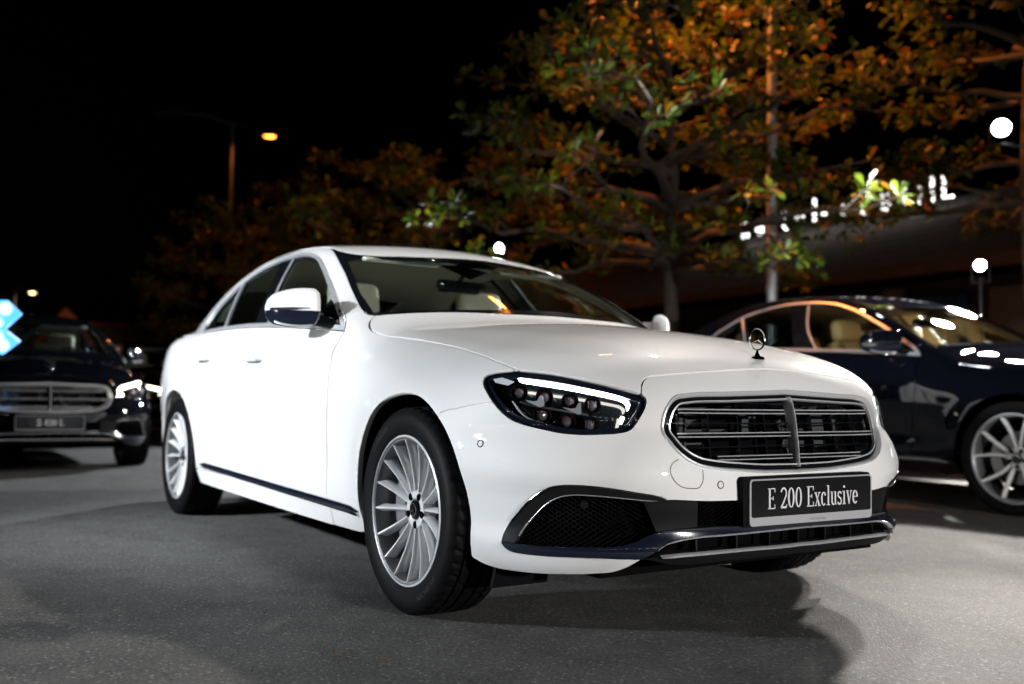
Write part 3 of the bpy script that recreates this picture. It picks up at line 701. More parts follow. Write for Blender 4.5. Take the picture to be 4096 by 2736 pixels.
CM['star_ring']=m_.mesh('star',angle=30)
# headlamp
HLP=STAD.to2(HL); HL_in=STAD.to3(inset(HLP,.004))
CM['lamp_cover']=panel_mesh('lamp_cover',STAD,HL,h=.02,gap=.003,flange=.010,off=-.0005)
CM['lamp_back']=panel_mesh('lamp_back',STAD,STAD.to3(inset(HLP,.002)),h=.03,gap=0,flange=0,off=-.05)
CM['lamp_wall']=sweep_mesh('lamp_wall',HL_in,[(-.001,-.004),(-.001,-.052),(.001,-.052),(.001,-.004)],closed=True)
rim_in=STAD.to3(inset(HLP,.016)); CM['lamp_bezel']=panel_mesh('lamp_bezel',STAD,STAD.to3(inset(HLP,.004)),[rim_in],h=.012,gap=0,flange=.02,off=-.010)
d_=crs(CV['drl'],.008); CM['lamp_drl']=sweep_mesh('drl',onS(d_),[(-.0055,-.022),(-.0055,-.012),(-.003,-.009),(.003,-.009),(.0055,-.012),(.0055,-.022)],taper=2)
d_=crs(CV['drl2'],.006); CM['lamp_drl2']=sweep_mesh('drl',onS(d_),[(-.005,-.022),(-.005,-.010),(.005,-.010),(.005,-.022)])
d_=crs(CV['hl_bar'],.01); CM['lamp_bar']=sweep_mesh('bar',onS(d_),[(-.003,-.04),(-.003,-.016),(.003,-.014),(.003,-.04)])
d_=crs(CV['hl_line'],.01); CM['lamp_line']=sweep_mesh('line',onS(d_),[(-.0012,-.03),(-.0012,-.016),(.0012,-.016),(.0012,-.03)])
lab=onS(CV['hl_lab']); N_=BODY.N(lab); CM['lamp_label']=mesh('label',lab-N_*.007,[tuple(range(5))],None,False)
def frame_at(p):
    n=BODY.N(np.array([p]))[0]; n=Vector((n[0]*.95+.25,n[1]*.55,n[2]*.3)).normalized()
    x=Vector((0,0,1)).cross(n).normalized(); z=n.cross(x); return Matrix((x,z,n)).transposed(),n
CM['lamp_cup']=[];CM['lamp_lens']=[];CM['lamp_red']=[]
for P,rr in [(p,.021) for p in CV['hl_up']]+[(p,.022) for p in CV['hl_dn']]:
    M,n=frame_at(p:=P); N_=Vector(BODY.N(np.array([P]))[0]); o=Vector(P)-N_*.030
    q=MB().lathe([(rr*1.25,.010),(rr*1.05,-.002),(rr*.6,-.014),(0,-.018)],20,'z'); CM['lamp_cup'].append(MB().add([M@Vector(v)+o for v in q.v],q.f).mesh('cup'))
    q=MB().lathe([(rr*.78,-.006),(rr*.70,.003),(rr*.45,.010),(0,.013)],20,'z'); CM['lamp_lens'].append(MB().add([M@Vector(v)+o for v in q.v],q.f).mesh('lens'))
    q=MB(); 
    for k in range(3): q.box(((k-1)*rr*.55,rr*.15,.006),(rr*.14,rr*.9,.002))
    CM['lamp_red'].append(MB().add([M@Vector(v)+o for v in q.v],q.f).mesh('reflector_rib'))
CM['lamp_fin']=[]
for P in CV['hl_fin']:
    p=onS(np.array([P]))[0]; N_=Vector(BODY.N(np.array([p]))[0]); T_=Vector((0,0,1)).cross(N_).normalized(); o=Vector(p)-N_*.020
    Mx=Matrix((T_,N_,Vector((0,0,1)))).transposed()
    q=MB(); poly=[(-.045,.006),(-.02,.002),(-.008,.004),(0,.018),(.006,.020),(.008,-.012),(.0,-.014),(-.02,-.006)]
    V=[];n=len(poly)
    for h in (-.008,.012): V+=[Mx@Vector((a,h,b))+o for a,b in poly]
    q.add(V,[tuple(range(n-1,-1,-1)),tuple(range(n,2*n))]+[(i,(i+1)%n,n+(i+1)%n,n+i) for i in range(n)]); CM['lamp_fin'].append(q.mesh('fin'))
# lower intakes: dark recess, trim blades, woven mesh, splitter
low_end=crs(np.vstack([lipc[0],(.80,-.45,.247),(.835,-.3,.250),(.85,0,.252)]),.03)
rec=cat(np.vstack([ilow[::-1]]),iout,band); full_rec=cat(ilow[0:1],iout,band,mir(band)[::-1],mir(iout)[::-1],mir(ilow),mir(low_end),low_end[::-1],ilow[::-1][:-1])
FR=STAD.to2(full_rec)
CM['intake_back']=panel_mesh('intake_back',STAD,STAD.to3(inset(FR,-.012)),h=.03,gap=0,flange=0,off=-.075)
it=crs(CV['intake_i'],.012); trim=cat(iout[:-1],it[::-1])
CM['intake_trim']=panel_mesh('intake_trim',STAD,trim,h=.015,gap=.0008,flange=.025,off=.001)
CM['intake_trim_edge']=sweep_mesh('edge',onS(iout[6:]),prof_round(.005,.005),taper=4)
CM['intake_trim_inner']=sweep_mesh('edge',onS(it[2:-2]),prof_round(.003,.003),taper=2)
ib=crs(CV['intake_b'],.012)
bb=crs(np.vstack([CV['bandbot'][1:],(.878,0,.352)]),.015)
sup=crs(np.vstack([CV['spl_up'][:6],(.872,-.14,.332),(.878,0,.334)]),.012)
blade_half=cat(np.vstack([ilow]),sup)      # lower edge from outer corner to centre
blade_top=cat(np.vstack([CV['intake_low'][0]+[.012,0,.006],ib[:-1]]),bb)
blade=cat(blade_half,mir(blade_half)[::-1],mir(blade_top),blade_top[::-1])
CM['splitter_blade']=panel_mesh('splitter_blade',STAD,blade,h=.015,gap=.001,flange=.03,off=.004)
supf=cat(sup[4:],mir(sup[4:])[::-1]); CM['splitter_chrome']=sweep_mesh('splitter_chrome',onS(supf),[(-.0025,-.004),(-.0025,.008),(.0,.011),(.0025,.008),(.0025,-.004)],taper=6)
sl=crs(np.vstack([CV['spl_low'],(.879,0,.282)]),.012); slf=cat(sl,mir(sl)[::-1]); CM['splitter_lower_chrome']=sweep_mesh('splitter_lower_chrome',onS(slf),[(-.0025,-.012),(-.0025,.008),(.0,.011),(.0025,.008),(.0025,-.012)],taper=6)
le=low_end; lowlip=cat(np.vstack([CV['lip'][0],]),sl[2:],mir(sl[2:])[::-1],mir(CV['lip'][0:1]),mir(le)[1:],le[::-1][:-1])
CM['lower_lip']=panel_mesh('lower_lip',STAD,lowlip,h=.025,gap=.001,flange=.04,off=-.004)
CM['lower_ribs']=[]
for y in (-.36,-.24,-.12,0,.12,.24,.36):
    s0=s_of_y(y); P=STAD.to3(np.stack([np.full(5,s0),np.linspace(.283,.328,5)],1))
    CM['lower_ribs'].append(sweep_mesh('rib',P,[(-.003,-.05),(-.003,-.012),(.003,-.012),(.003,-.05)]))
# woven mesh of the intakes
def lattice(poly,step=.020,w=.0016,off=-.014,slope=.62):
    m_=MB(); lo=poly.min(0); hi=poly.max(0); Wd=hi[0]-lo[0]; Hd=hi[1]-lo[1]
    for sg in (1,-1):
        k=-int(Hd/slope/step)-2
        while lo[0]+k*step<hi[0]+Hd/slope+.1:
            x0=lo[0]+k*step
            a=(x0,lo[1]); b=(x0+Hd/slope,hi[1])
            if sg<0: a=(x0,hi[1]); b=(x0+Hd/slope,lo[1])
            for r_ in clip_line(a,b,poly,70):
                q=r_[::4] if len(r_)>8 else r_[::2]
                if len(q)<2: continue
                P=STAD.to3(q); N_=BODY.N(P)
                T_=np.gradient(P,axis=0); A=np.cross(N_,T_); A/=np.linalg.norm(A,axis=1,keepdims=True)
                V=[];n=len(P); o2=off+(.0015 if sg>0 else 0)
                for i in range(n): V+=[P[i]-A[i]*w+N_[i]*(o2-.004),P[i]+N_[i]*(o2+.002),P[i]+A[i]*w+N_[i]*(o2-.004)]
                m_.add(V,[f for i in range(n-1) for f in ((3*i,3*i+1,3*i+4,3*i+3),(3*i+1,3*i+2,3*i+5,3*i+4))])
            k+=1
    return m_.mesh('mesh',smooth=False)
side_poly=STAD.to2(cat(np.vstack([it[:-1]]),seg(tuple(it[-1]),(.783,-.548,.405),(.792,-.53,.34)),ib[::-1][2:]))
CM['intake_mesh']=lattice(side_poly)
cen=STAD.to2(cat(seg((.842,-.395,.423),(.842,.395,.423)),seg((.842,.395,.423),(.845,.38,.352)),seg((.845,.38,.352),(.845,-.38,.352)),seg((.845,-.38,.352),(.842,-.395,.423))))
cen[:,1]=np.clip(cen[:,1],.356,.422)
CM['centre_mesh']=lattice(cen)
wb_=STAD.to2(cat(seg((.783,-.548,.43),(.842,-.39,.424)),seg((.842,-.39,.424),(.842,-.39,.353)),seg((.842,-.39,.353),(.80,-.51,.343)),seg((.80,-.51,.343),(.783,-.548,.43))))
CM['intake_web']=panel_mesh('intake_web',STAD,STAD.to3(wb_),h=.02,gap=0,flange=.02,off=-.010)
# small things
def disc_on(P,r_,off=.001,thick=.002,n=24):
    p=onS(np.array([P]))[0]; N_=Vector(BODY.N(np.array([p]))[0]); x=Vector((0,0,1)).cross(N_).normalized(); z=N_.cross(x)
    q=MB(); q.v=[];a=MB().lathe([(0,off),(r_*.86,off),(r_,off-thick)],n,'z'); M=Matrix((x,z,N_)).transposed()
    return q.add([M@Vector(v)+Vector(p) for v in a.v],a.f).mesh('sensor'),Vector(p),N_
def ring_on(P,r_,w=.0012):
    p=onS(np.array([P]))[0]; N_=Vector(BODY.N(np.array([p]))[0]); x=Vector((0,0,1)).cross(N_).normalized(); z=N_.cross(x); M=Matrix((x,z,N_)).transposed()
    a=MB().lathe([(r_-w,-.004),(r_-w,.0006),(r_+w,.0006),(r_+w,-.004)],24,'z'); return MB().add([M@Vector(v)+Vector(p) for v in a.v],a.f).mesh('sensor_ring')
CM['sensor']=[disc_on(CV['sensor'][0],.0095)[0],disc_on(CV['sensor'][1],.0095)[0]]
CM['sensor_ring']=[ring_on(CV['sensor'][0],.0105),ring_on(CV['sensor'][1],.0105)]
CM['intake_sensor']=disc_on(CV['sensor'][2],.012,-.006,.012)[0]
tc_=onS(crs(CV['towcap'],.01)); CM['tow_cap']=sweep_mesh('tow_cap',tc_,[(-.001,-.002),(-.001,.0006),(.001,.0006),(.001,-.002)])

CM['bonnet_seal']=sweep_mesh('bonnet_seal',hoodcut,[(-.005,-.016),(-.005,-.0075),(.005,-.0075),(.005,-.016)])
d_=crs(CV['drl'],.008); CM['lamp_drl_wide']=sweep_mesh('drl',onS(d_),[(-.016,-.022),(-.016,-.012),(-.010,-.007),(.010,-.007),(.016,-.012),(.016,-.022)],taper=2)
# ------------------------------------------------------------------ wheels (axle along y, outer face towards -y), mirrors, cabin, lettering
def tyre_mesh(ro=.339,ri=.243,hw=.110,n=192):
    half=[(ri-.004,.094),(ri+.004,.100),(ri+.02,.107),(ri+.045,hw),(ri+.062,.1095),(ri+.072,.1065),(ro-.013,.100),(ro-.006,.0945),(ro-.0025,.088)]
    tread=[(ro-.001,.078),(ro-.0005,.064),(ro-.008,.063),(ro-.008,.056),(ro,.055),(ro,.028),(ro-.008,.027),(ro-.008,.018),(ro,.017)]
    prof=[(r_,-y) for r_,y in half]+[(r_,-y) for r_,y in tread]
    prof=prof+[(r_,-y) for r_,y in reversed(prof)]
    V=[];Fc=[];m=len(prof)
    for k in range(n):
        for j,(r_,y) in enumerate(prof):
            rr=r_; ay=abs(y); tw=0
            if ay>.058 and r_>ro-.009 and k%4==0: rr=r_-.0055
            if .02<ay<.06 and k%6==0 and r_>ro-.003: rr=r_-.004
            tw=-.10*max(0,(.085-ay))/.085 if r_>ro-.012 else 0
            if ay>.0855: tw=0
            a=2*math.pi*k/n+tw*.9
            V.append((rr*math.cos(a),y,rr*math.sin(a)))
    for k in range(n):
        k2=(k+1)%n
        for j in range(m-1): Fc.append((k*m+j,k2*m+j,k2*m+j+1,k*m+j+1))
    me=mesh('tyre',V,Fc); me.set_sharp_from_angle(angle=R(28)); return me
CM['tyre']=tyre_mesh()
CM['tyre_low']=tyre_mesh(.339,.264)
def barrel(ri):
    return MB().lathe([(ri+.003,-.094),(ri+.0035,-.101),(ri-.002,-.1035),(ri-.008,-.1015),(ri-.013,-.094),(ri-.018,-.085),(ri-.022,-.04),(ri-.03,.05),(ri-.01,.095),(ri+.002,.1)],72,'y')
def spoke(m_,a,r0,r1,yf0,yf1,w0,w1,depth,ridge=.004,skew=0.,n=6):
    sec=[]
    for i in range(n+1):
        t=i/n; r_=r0+(r1-r0)*t; w=w0+(w1-w0)*t; yf=yf0+(yf1-yf0)*t+.006*math.sin(math.pi*t); rg=ridge
        aa=a+skew*t
        c=(math.cos(aa)*r_,yf,math.sin(aa)*r_); p=(-math.sin(aa),0,math.cos(aa))
        pts=[(-w/2,depth),(-w/2,depth*.65),(-rg,.002),(-rg*.5,0),(rg*.5,0),(rg,.002),(w/2,depth*.65),(w/2,depth)]
        sec.append([(c[0]+p[0]*u,c[1]+d,c[2]+p[2]*u) for u,d in pts])
    V=[v for s_ in sec for v in s_]; k=8; Fc=[]
    for i in range(n):
        for j in range(k-1): Fc.append((i*k+j,i*k+j+1,(i+1)*k+j+1,(i+1)*k+j))
    m_.add(V,Fc)
def bolts(m_,rr=.056,y=-.05):
    for k in range(5):
        a=R(90+72*k); m_.add(*(lambda q:(q.v,q.f))(MB().lathe([(0,y-.002),(.009,y-.002),(.011,y+.008)],6,'y',c=(rr*math.cos(a),0,rr*math.sin(a)))))
CM['barrel16']=barrel(.243).mesh('barrel',angle=32); m_=MB().lathe([(.2275,-.088),(.233,-.099),(.241,-.1037),(.2465,-.101),(.2466,-.094)],72,'y')
for k in range(16): spoke(m_,R(4+22.5*k),.062,.236,-.062,-.097,.017,.027,.034,.0036)
m_.lathe([(.034,-.052),(.036,-.060),(.046,-.063),(.060,-.062),(.067,-.052),(.070,-.02)],48,'y')
CM['rim16']=m_.mesh('rim',angle=32)
CM['bolt_holes']=[MB().lathe([(0,-.0645),(.0115,-.0645),(.0135,-.060)],16,'y',c=(.050*math.cos(R(58+72*k)),0,.050*math.sin(R(58+72*k)))).mesh('bolt_hole') for k in range(5)]
m_=MB().lathe([(0,-.066),(.022,-.068),(.030,-.066),(.034,-.060),(.034,-.05)],32,'y'); CM['hub_cap']=m_.mesh('cap')
m_=MB()
for k in range(3):
    a=R(90+120*k); d=Vector((math.cos(a),0,math.sin(a))); p=Vector((-d.z,0,d.x)); o=Vector((0,-.0685,0)); w=.0035
    m_.add([o+p*w,o-p*w,o+d*.019,o+Vector((0,-.002,0))],[(0,3,2),(3,1,2),(0,1,3)])
m_.lathe([(.019,-.0672),(.019,-.070),(.0225,-.070),(.0225,-.0672)],32,'y')
CM['hub_star']=m_.mesh('hub_star')
m_=MB().lathe([(.05,-.012),(.158,-.012),(.160,-.008),(.160,.012),(.05,.012)],64,'y'); CM['disc']=m_.mesh('disc'); CM['light_block_disc']=MB().lathe([(.02,.055),(.205,.055),(.212,.045),(.212,.062),(.02,.062)],48,'y').mesh('light_block_disc')  # dark disc added behind the brake to block light coming through the spokes
m_=MB(); 
for i in range(9):
    a0=R(150+70*i/9);a1=R(150+70*(i+1)/9)
    poly=[(.105*math.cos(a0),.105*math.sin(a0)),(.175*math.cos(a0),.175*math.sin(a0)),(.175*math.cos(a1),.175*math.sin(a1)),(.105*math.cos(a1),.105*math.sin(a1))]
    V=[(x,y,z) for y in (-.045,.03) for x,z in poly]; m_.add(V,[(0,1,2,3),(7,6,5,4),(0,4,5,1),(1,5,6,2),(2,6,7,3),(3,7,4,0)])
CM['caliper']=m_.mesh('caliper')
# five twin-spoke wheel of the dark cars
CM['barrel10']=barrel(.264).mesh('barrel',angle=32); m_=MB().lathe([(.2485,-.088),(.254,-.099),(.262,-.1037),(.2675,-.101),(.2676,-.094)],72,'y')
for k in range(5):
    for s_ in (-1,1): spoke(m_,R(90+72*k)+s_*.16,.055,.256,-.055,-.096,.026,.020,.026,.006,skew=s_*.16)
m_.lathe([(.030,-.045),(.034,-.056),(.060,-.056),(.070,-.045),(.075,-.01)],40,'y')
CM['rim10']=m_.mesh('rim',angle=32)
# --- mirror (right side)
def mirror_sec(t):
    # t 0 inner .. 1 outer: centre x, y, z, half depth, half height
    y=-.905-.158*t
    cx=-.805-.100*t-.045*t*t; hz=.060+.022*math.sin(math.pi*min(1,.25+t*.6))-.020*t**3; hx=.078-.012*t
    if t>.80: k=math.sqrt(max(0,1-((t-.80)/.2)**2)); hz*=.30+.70*k; hx*=.25+.75*k; 
    if t<.12: k=math.sqrt(max(0,1-((.12-t)/.12)**2)); hz*=.62+.38*k; hx*=.6+.4*k
    return cx,y,1.058-.006*t,hx,hz
def mirror_mesh(part):
    m_=MB(); n=22;k=32;V=[];Fc=[]
    for i in range(n+1):
        cx,y,cz,hx,hz=mirror_sec(i/n)
        for j in range(k):
            a=2*math.pi*j/k; ca,sa=math.cos(a),math.sin(a); e=2/2.7
            dx=abs(ca)**e*(1 if ca>0 else -1); dz=abs(sa)**e*(1 if sa>0 else -1)
            xx=cx+hx*dx
            if dx<0: xx=cx+hx*dx*.55
            V.append((xx,y,cz+hz*dz))
    for i in range(n):
        for j in range(k): Fc.append((i*k+j,i*k+(j+1)%k,(i+1)*k+(j+1)%k,(i+1)*k+j))
    Fc.append(tuple(range(k))); Fc.append(tuple(n*k+j for j in range(k-1,-1,-1)))
    V=[Vector(v) for v in V]
    zc=1.043
    bm=bmesh.new(); vs=[bm.verts.new(v) for v in V]
    for f in Fc: bm.faces.new([vs[i] for i in f])
    bmesh.ops.recalc_face_normals(bm,faces=bm.faces)
    pl=(Vector((0,0,zc)),Vector((0,.10,1)))
    if part=='cap': bmesh.ops.bisect_plane(bm,geom=bm.verts[:]+bm.edges[:]+bm.faces[:],plane_co=Vector((0,-.98,zc)),plane_no=Vector((0,.05,1)),clear_inner=True)
    else: bmesh.ops.bisect_plane(bm,geom=bm.verts[:]+bm.edges[:]+bm.faces[:],plane_co=Vector((0,-.98,zc)),plane_no=Vector((0,.05,1)),clear_outer=True)
    me=bpy.data.meshes.new('m'); bm.to_mesh(me); bm.free(); me.polygons.foreach_set('use_smooth',[True]*len(me.polygons)); me.set_sharp_from_angle(angle=R(45)); me.update(); return me
CM['mirror_cap']=mirror_mesh('cap'); CM['mirror_shell']=mirror_mesh('shell')
def mirror_front(t,zr):
    cx,y,cz,hx,hz=mirror_sec(t); sa=zr; ca=(max(0,1-abs(sa)**2.7))**(1/2.7); return Vector((cx+hx*ca+.0012,y,cz+hz*sa))
P=[mirror_front(t,-.08+.05*t) for t in np.linspace(.26,.97,24)]
CM['mirror_lamp']=MB().tube(P,[.0015+.0045*min(1,i/10) for i in range(24)],8).mesh('lamp')
P=[mirror_front(t,-.86) for t in np.linspace(.16,.88,16)]; P=[p+Vector((-.004,0,-.004)) for p in P]
CM['mirror_edge']=MB().tube(P,.0042,6).mesh('edge')
m_=MB(); m_.tube([(-.735,-.815,.985),(-.76,-.86,.995),(-.80,-.93,1.010)],[.026,.024,.030],10); CM['mirror_arm']=m_.mesh('arm')
tri=onT([(-.70,-.82,.985),(-.705,-.82,1.02),(-.78,-.81,1.055),(-.90,-.78,1.10),(-.88,-.80,1.04),(-.86,-.84,.99)])
CM['mirror_base']=panel_mesh('mirror_base',TUN,tri,h=.02,gap=0,flange=.01,off=.004)
cx,y,cz,hx,hz=mirror_sec(.5); m_=MB(); m_.box((cx-.042,-.985,cz),(.004,.13,.10),Euler((0,0,.35)).to_matrix()); CM['mirror_glass']=m_.mesh('glass')
# --- door handle
def handle(x,z,name):
    p=STAD.to3(np.array([(x,z)]))[0]; m_=MB(); P=[Vector((x+d,p[1]-o,z+dz)) for d,o,dz in ((.105,-.004,0),(.09,.022,.002),(.05,.030,.003),(-.05,.030,.003),(-.09,.022,.002),(-.105,-.004,0))]
    m_.tube(P,[.008,.011,.012,.012,.011,.008],8); return m_.mesh(name)
CM['front_handle']=handle(-1.55,.865,'handle'); CM['rear_handle']=handle(-2.40,.885,'handle')
# --- cabin
def pillow(m_,c,d,rot=(0,0,0),bev=.04):
    bm=bmesh.new(); bmesh.ops.create_cube(bm,size=1)
    for v in bm.verts: v.co=Vector((v.co.x*d[0],v.co.y*d[1],v.co.z*d[2]))
    bmesh.ops.bevel(bm,geom=bm.edges[:],offset=bev,segments=4,affect='EDGES',profile=.5)
    M=Euler(rot).to_matrix(); bm.verts.index_update()
    m_.add([M@v.co+Vector(c) for v in bm.verts],[[v.index for v in f.verts] for f in bm.faces]); bm.free()
def seat_meshes(y,x=-1.52):
    a=MB(); pillow(a,(x+.28,y,.48),(.52,.50,.16),(0,-.12,0),.05); 
    b=MB(); pillow(b,(x-.02,y,.80),(.15,.48,.62),(0,-.26,0),.06); pillow(b,(x+.035,y-.21,.78),(.12,.08,.45),(0,-.26,0),.035); pillow(b,(x+.035,y+.21,.78),(.12,.08,.45),(0,-.26,0),.035)
    c=MB(); pillow(c,(x-.135,y,1.19),(.10,.27,.17),(0,-.2,0),.045)
    d=[MB().tube([(x-.10,y+o_,1.05),(x-.13,y+o_,1.15)],.007).mesh('post') for o_ in (-.05,.05)]
    return a.mesh('seat_cushion',angle=60),b.mesh('seat_back',angle=60),c.mesh('headrest',angle=60),d
CM['seat_r']=seat_meshes(-.37); CM['seat_l']=seat_meshes(.37)
m_=MB(); pillow(m_,(-2.55,0,.80),(.16,1.25,.60),(0,-.35,0),.06); pillow(m_,(-2.28,0,.50),(.5,1.25,.16),(0,-.1,0),.05); pillow(m_,(-2.70,-.36,1.15),(.09,.26,.15),(0,-.3,0),.04); pillow(m_,(-2.70,.36,1.15),(.09,.26,.15),(0,-.3,0),.04)
CM['rear_bench']=m_.mesh('bench',angle=60)
m_=MB(); V=[];Fc=[];n=24
prof=[(-.58,.93),(-.70,.985),(-.80,.985),(-.90,.955),(-.93,.88),(-.86,.74),(-.82,.55)]
for i in range(n+1):
    y=-.70+1.40*i/n
    for x,z in prof: V.append((x-.10*(y/.7)**2,y,z+(.018*math.exp(-((y-.36)/.16)**2) if z>.9 else 0)))
k=len(prof)
for i in range(n):
    for j in range(k-1): Fc.append((i*k+j,i*k+j+1,(i+1)*k+j+1,(i+1)*k+j))
m_.add(V,Fc); CM['dashboard']=m_.mesh('dashboard')
m_=MB(); q=MB().lathe([(.185+.015*math.cos(a),.015*math.sin(a)) for a in np.linspace(0,2*math.pi,10,endpoint=False)],40,'x',closed=True); M=Euler((0,R(22),0)).to_matrix(); o=Vector((-1.03,.37,.93))
m_.add([M@Vector(v)+o for v in q.v],q.f); pillow(m_,(-1.03,.37,.92),(.05,.14,.10),(0,R(22),0),.02); m_.tube([(-1.03,.37,.92),(-1.03,.52,.93)],.012); m_.tube([(-1.03,.37,.92),(-1.03,.22,.93)],.012); m_.tube([(-1.02,.37,.92),(-.86,.37,.86)],.03)
CM['steering_wheel']=m_.mesh('steering_wheel')
m_=MB(); pillow(m_,(-1.24,0,1.245),(.05,.24,.065),(0,.1,0),.02); m_.tube([(-1.23,0,1.27),(-1.16,0,1.32)],.012); CM['inner_mirror']=m_.mesh('inner_mirror',angle=60)
m_=MB(); V=[(-1.08,-.13,1.338),(-1.08,.13,1.338),(-1.0,.05,1.305),(-.97,0,1.292),(-1.0,-.05,1.305),(-1.20,-.14,1.34),(-1.20,.14,1.34),(-1.12,.0,1.27)]
m_.add(V,[(0,1,2,3,4),(0,5,6,1),(0,4,7,5),(4,3,7),(3,2,7),(2,1,6,7),(5,7,6)]); CM['camera_pod']=m_.mesh('pod')
m_=MB(); pillow(m_,(-1.20,-.36,1.335),(.15,.38,.022),(0,.18,0),.01); CM['visor_r']=m_.mesh('visor',angle=60)
m_=MB(); pillow(m_,(-1.20,.36,1.335),(.15,.38,.022),(0,.18,0),.01); CM['visor_l']=m_.mesh('visor',angle=60)
m_=MB(); m_.box((-1.75,0,.30),(2.3,1.5,.03)); m_.box((-.78,0,.62),(.03,1.45,.6)); m_.box((-2.86,0,.75),(.03,1.45,.75)); m_.box((-3.1,0,1.03),(.5,1.3,.02)); CM['cabin_tub']=m_.mesh('tub',False)
m_=MB(); m_.box((-1.6,0,.205),(3.9,1.1,.03)); m_.box((.27,0,.215),(.80,1.22,.03)); m_.box((.40,0,.55),(.03,1.0,.55)); m_.box((-1.45,0,.235),(1.9,1.62,.05)); CM['underbody']=m_.mesh('underbody',False)
# mud guards ahead of tyres
m_=MB(); m_.box((.40,-.70,.180),(.012,.20,.075),Euler((0,.35,0)).to_matrix()); CM['air_deflector']=m_.mesh('air_deflector')
# --- lettering built from strokes (condensed roman with slab ends)
def stroke(m_,P,w,M,th=.0012):
    P=[Vector((p[0],p[1])) for p in P]; n=len(P); L_=[];R_=[]
    ww=w if hasattr(w,'__len__') else [w]*n
    for i in range(n):
        t=(P[min(i+1,n-1)]-P[max(i-1,0)]); t.normalize(); q=Vector((-t.y,t.x))*ww[i]/2
        L_.append(P[i]+q); R_.append(P[i]-q)
    V=[M@Vector((p.x,p.y,h)) for h in (0,th) for p in L_+R_]
    Fc=[]
    for i in range(n-1):
        Fc+=[(i,i+1,n+i+1,n+i)[::-1],(2*n+i,2*n+i+1,3*n+i+1,3*n+i)[::-1] if False else (2*n+i,3*n+i,3*n+i+1,2*n+i+1)]
        Fc+=[(i,2*n+i,2*n+i+1,i+1),(n+i,n+i+1,3*n+i+1,3*n+i)]
    m_.add(V,Fc)
def arcp(cx,cy,rx,ry,a0,a1,n=14): return [(cx+rx*math.cos(R(a0+(a1-a0)*i/n)),cy+ry*math.sin(R(a0+(a1-a0)*i/n))) for i in range(n+1)]
TK,TN=.105,.045   # thick and thin stroke, unit = cap height
def ov(a0,a1,n=14): return [TN+(TK-TN)*abs(math.cos(R(a0+(a1-a0)*i/n))) for i in range(n+1)]
GLY={
'E':(.50,[([(.13,0),(.13,1)],TK),([(.02,.98),(.47,.98)],TN),([(.02,.02),(.47,.02)],TN),([(.13,.51),(.36,.51)],TN),([(.46,.98),(.46,.80)],TN),([(.46,.02),(.46,.22)],TN),([(.35,.42),(.35,.60)],TN)]),
'L':(.50,[([(.13,0),(.13,1)],TK),([(.02,.98),(.26,.98)],TN),([(.02,.02),(.47,.02)],TN),([(.46,.02),(.46,.24)],TN)]),
'S':(.46,[(arcp(.23,.74,.17,.235,35,190,12)+[(.20,.55)]+arcp(.23,.27,.18,.25,80,-150,16),.085),([(.39,.98),(.39,.78)],TN),([(.05,.02),(.05,.22)],TN)]),
'2':(.46,[(arcp(.23,.72,.17,.26,165,-25,14)+[(.20,.25),(.05,.05)],.08),([(.04,.045),(.42,.045)],.09),([(.42,.04),(.43,.18)],TN)]),
'0':(.46,[(arcp(.23,.5,.165,.47,0,360,24),ov(0,360,24))]),
'4':(.46,[([(.32,0),(.32,1)],TK),([(.31,.98),(.03,.30)],TN),([(.02,.29),(.45,.29)],TN)]),
'5':(.46,[([(.08,.97),(.40,.97)],.08),([(.08,.98),(.07,.55)],TN),([(.07,.55)]+arcp(.20,.31,.20,.29,100,-150,16),.085)]),
'x':(.42,[([(.08,.66),(.34,.0)],.095),([(.33,.66),(.07,.0)],TN),([(0,.665),(.17,.665)],TN),([(.25,.665),(.41,.665)],TN),([(0,.02),(.16,.02)],TN),([(.24,.02),(.42,.02)],TN)]),
'c':(.36,[(arcp(.19,.34,.14,.32,50,310,18),ov(50,310,18)),([(.28,.62),(.30,.50)],.09)]),
'l':(.24,[([(.12,0),(.12,1)],.095),([(.01,.985),(.12,.985)],TN),([(.0,.02),(.24,.02)],TN)]),
'u':(.44,[([(.10,.67),(.10,.18)]+arcp(.20,.17,.10,.14,180,300,6),.09),([(.34,.0),(.34,.67)],.09),([(.0,.66),(.1,.66)],TN),([(.24,.66),(.34,.66)],TN),([(.34,.02),(.44,.02)],TN)]),
's':(.34,[(arcp(.17,.49,.11,.155,40,200,8)+[(.15,.36)]+arcp(.17,.18,.12,.165,75,-150,10),.075),([(.28,.65),(.28,.53)],TN),([(.05,.02),(.05,.15)],TN)]),
'i':(.24,[([(.12,0),(.12,.67)],.095),([(.01,.655),(.12,.655)],TN),([(.0,.02),(.24,.02)],TN),([(.12,.84),(.12,.96)],.11)]),
'v':(.42,[([(.08,.66),(.22,.0)],.09),([(.34,.66),(.21,.0)],TN),([(0,.665),(.17,.665)],TN),([(.26,.665),(.42,.665)],TN)]),
'e':(.38,[(arcp(.19,.34,.145,.32,0,315,20),ov(0,315,20)),([(.05,.36),(.34,.36)],TN)]),
' ':(.24,[])}
def lettering(text,width,height,M):
    tot=sum(GLY[c][0]+.035 for c in text)-.035; sx=width/(tot); m_=MB(); x=0
    for c in text:
        w,st=GLY[c]
        for P,wd in st:
            q=[((x+p[0])*sx-width/2,p[1]*height-height/2) for p in P]
            k=(sx+height)/2; ww=[v*k for v in wd] if hasattr(wd,'__len__') else wd*k
            stroke(m_,q,ww,M)
        x+=w+.035
    return m_

for nm,P in (('seal_front',doorf),('seal_mid',mid),('seal_rear',rcut)):
    CM[nm]=sweep_mesh('door_seal',P,[(-.006,-.016),(-.006,-.008),(.006,-.008),(.006,-.016)])

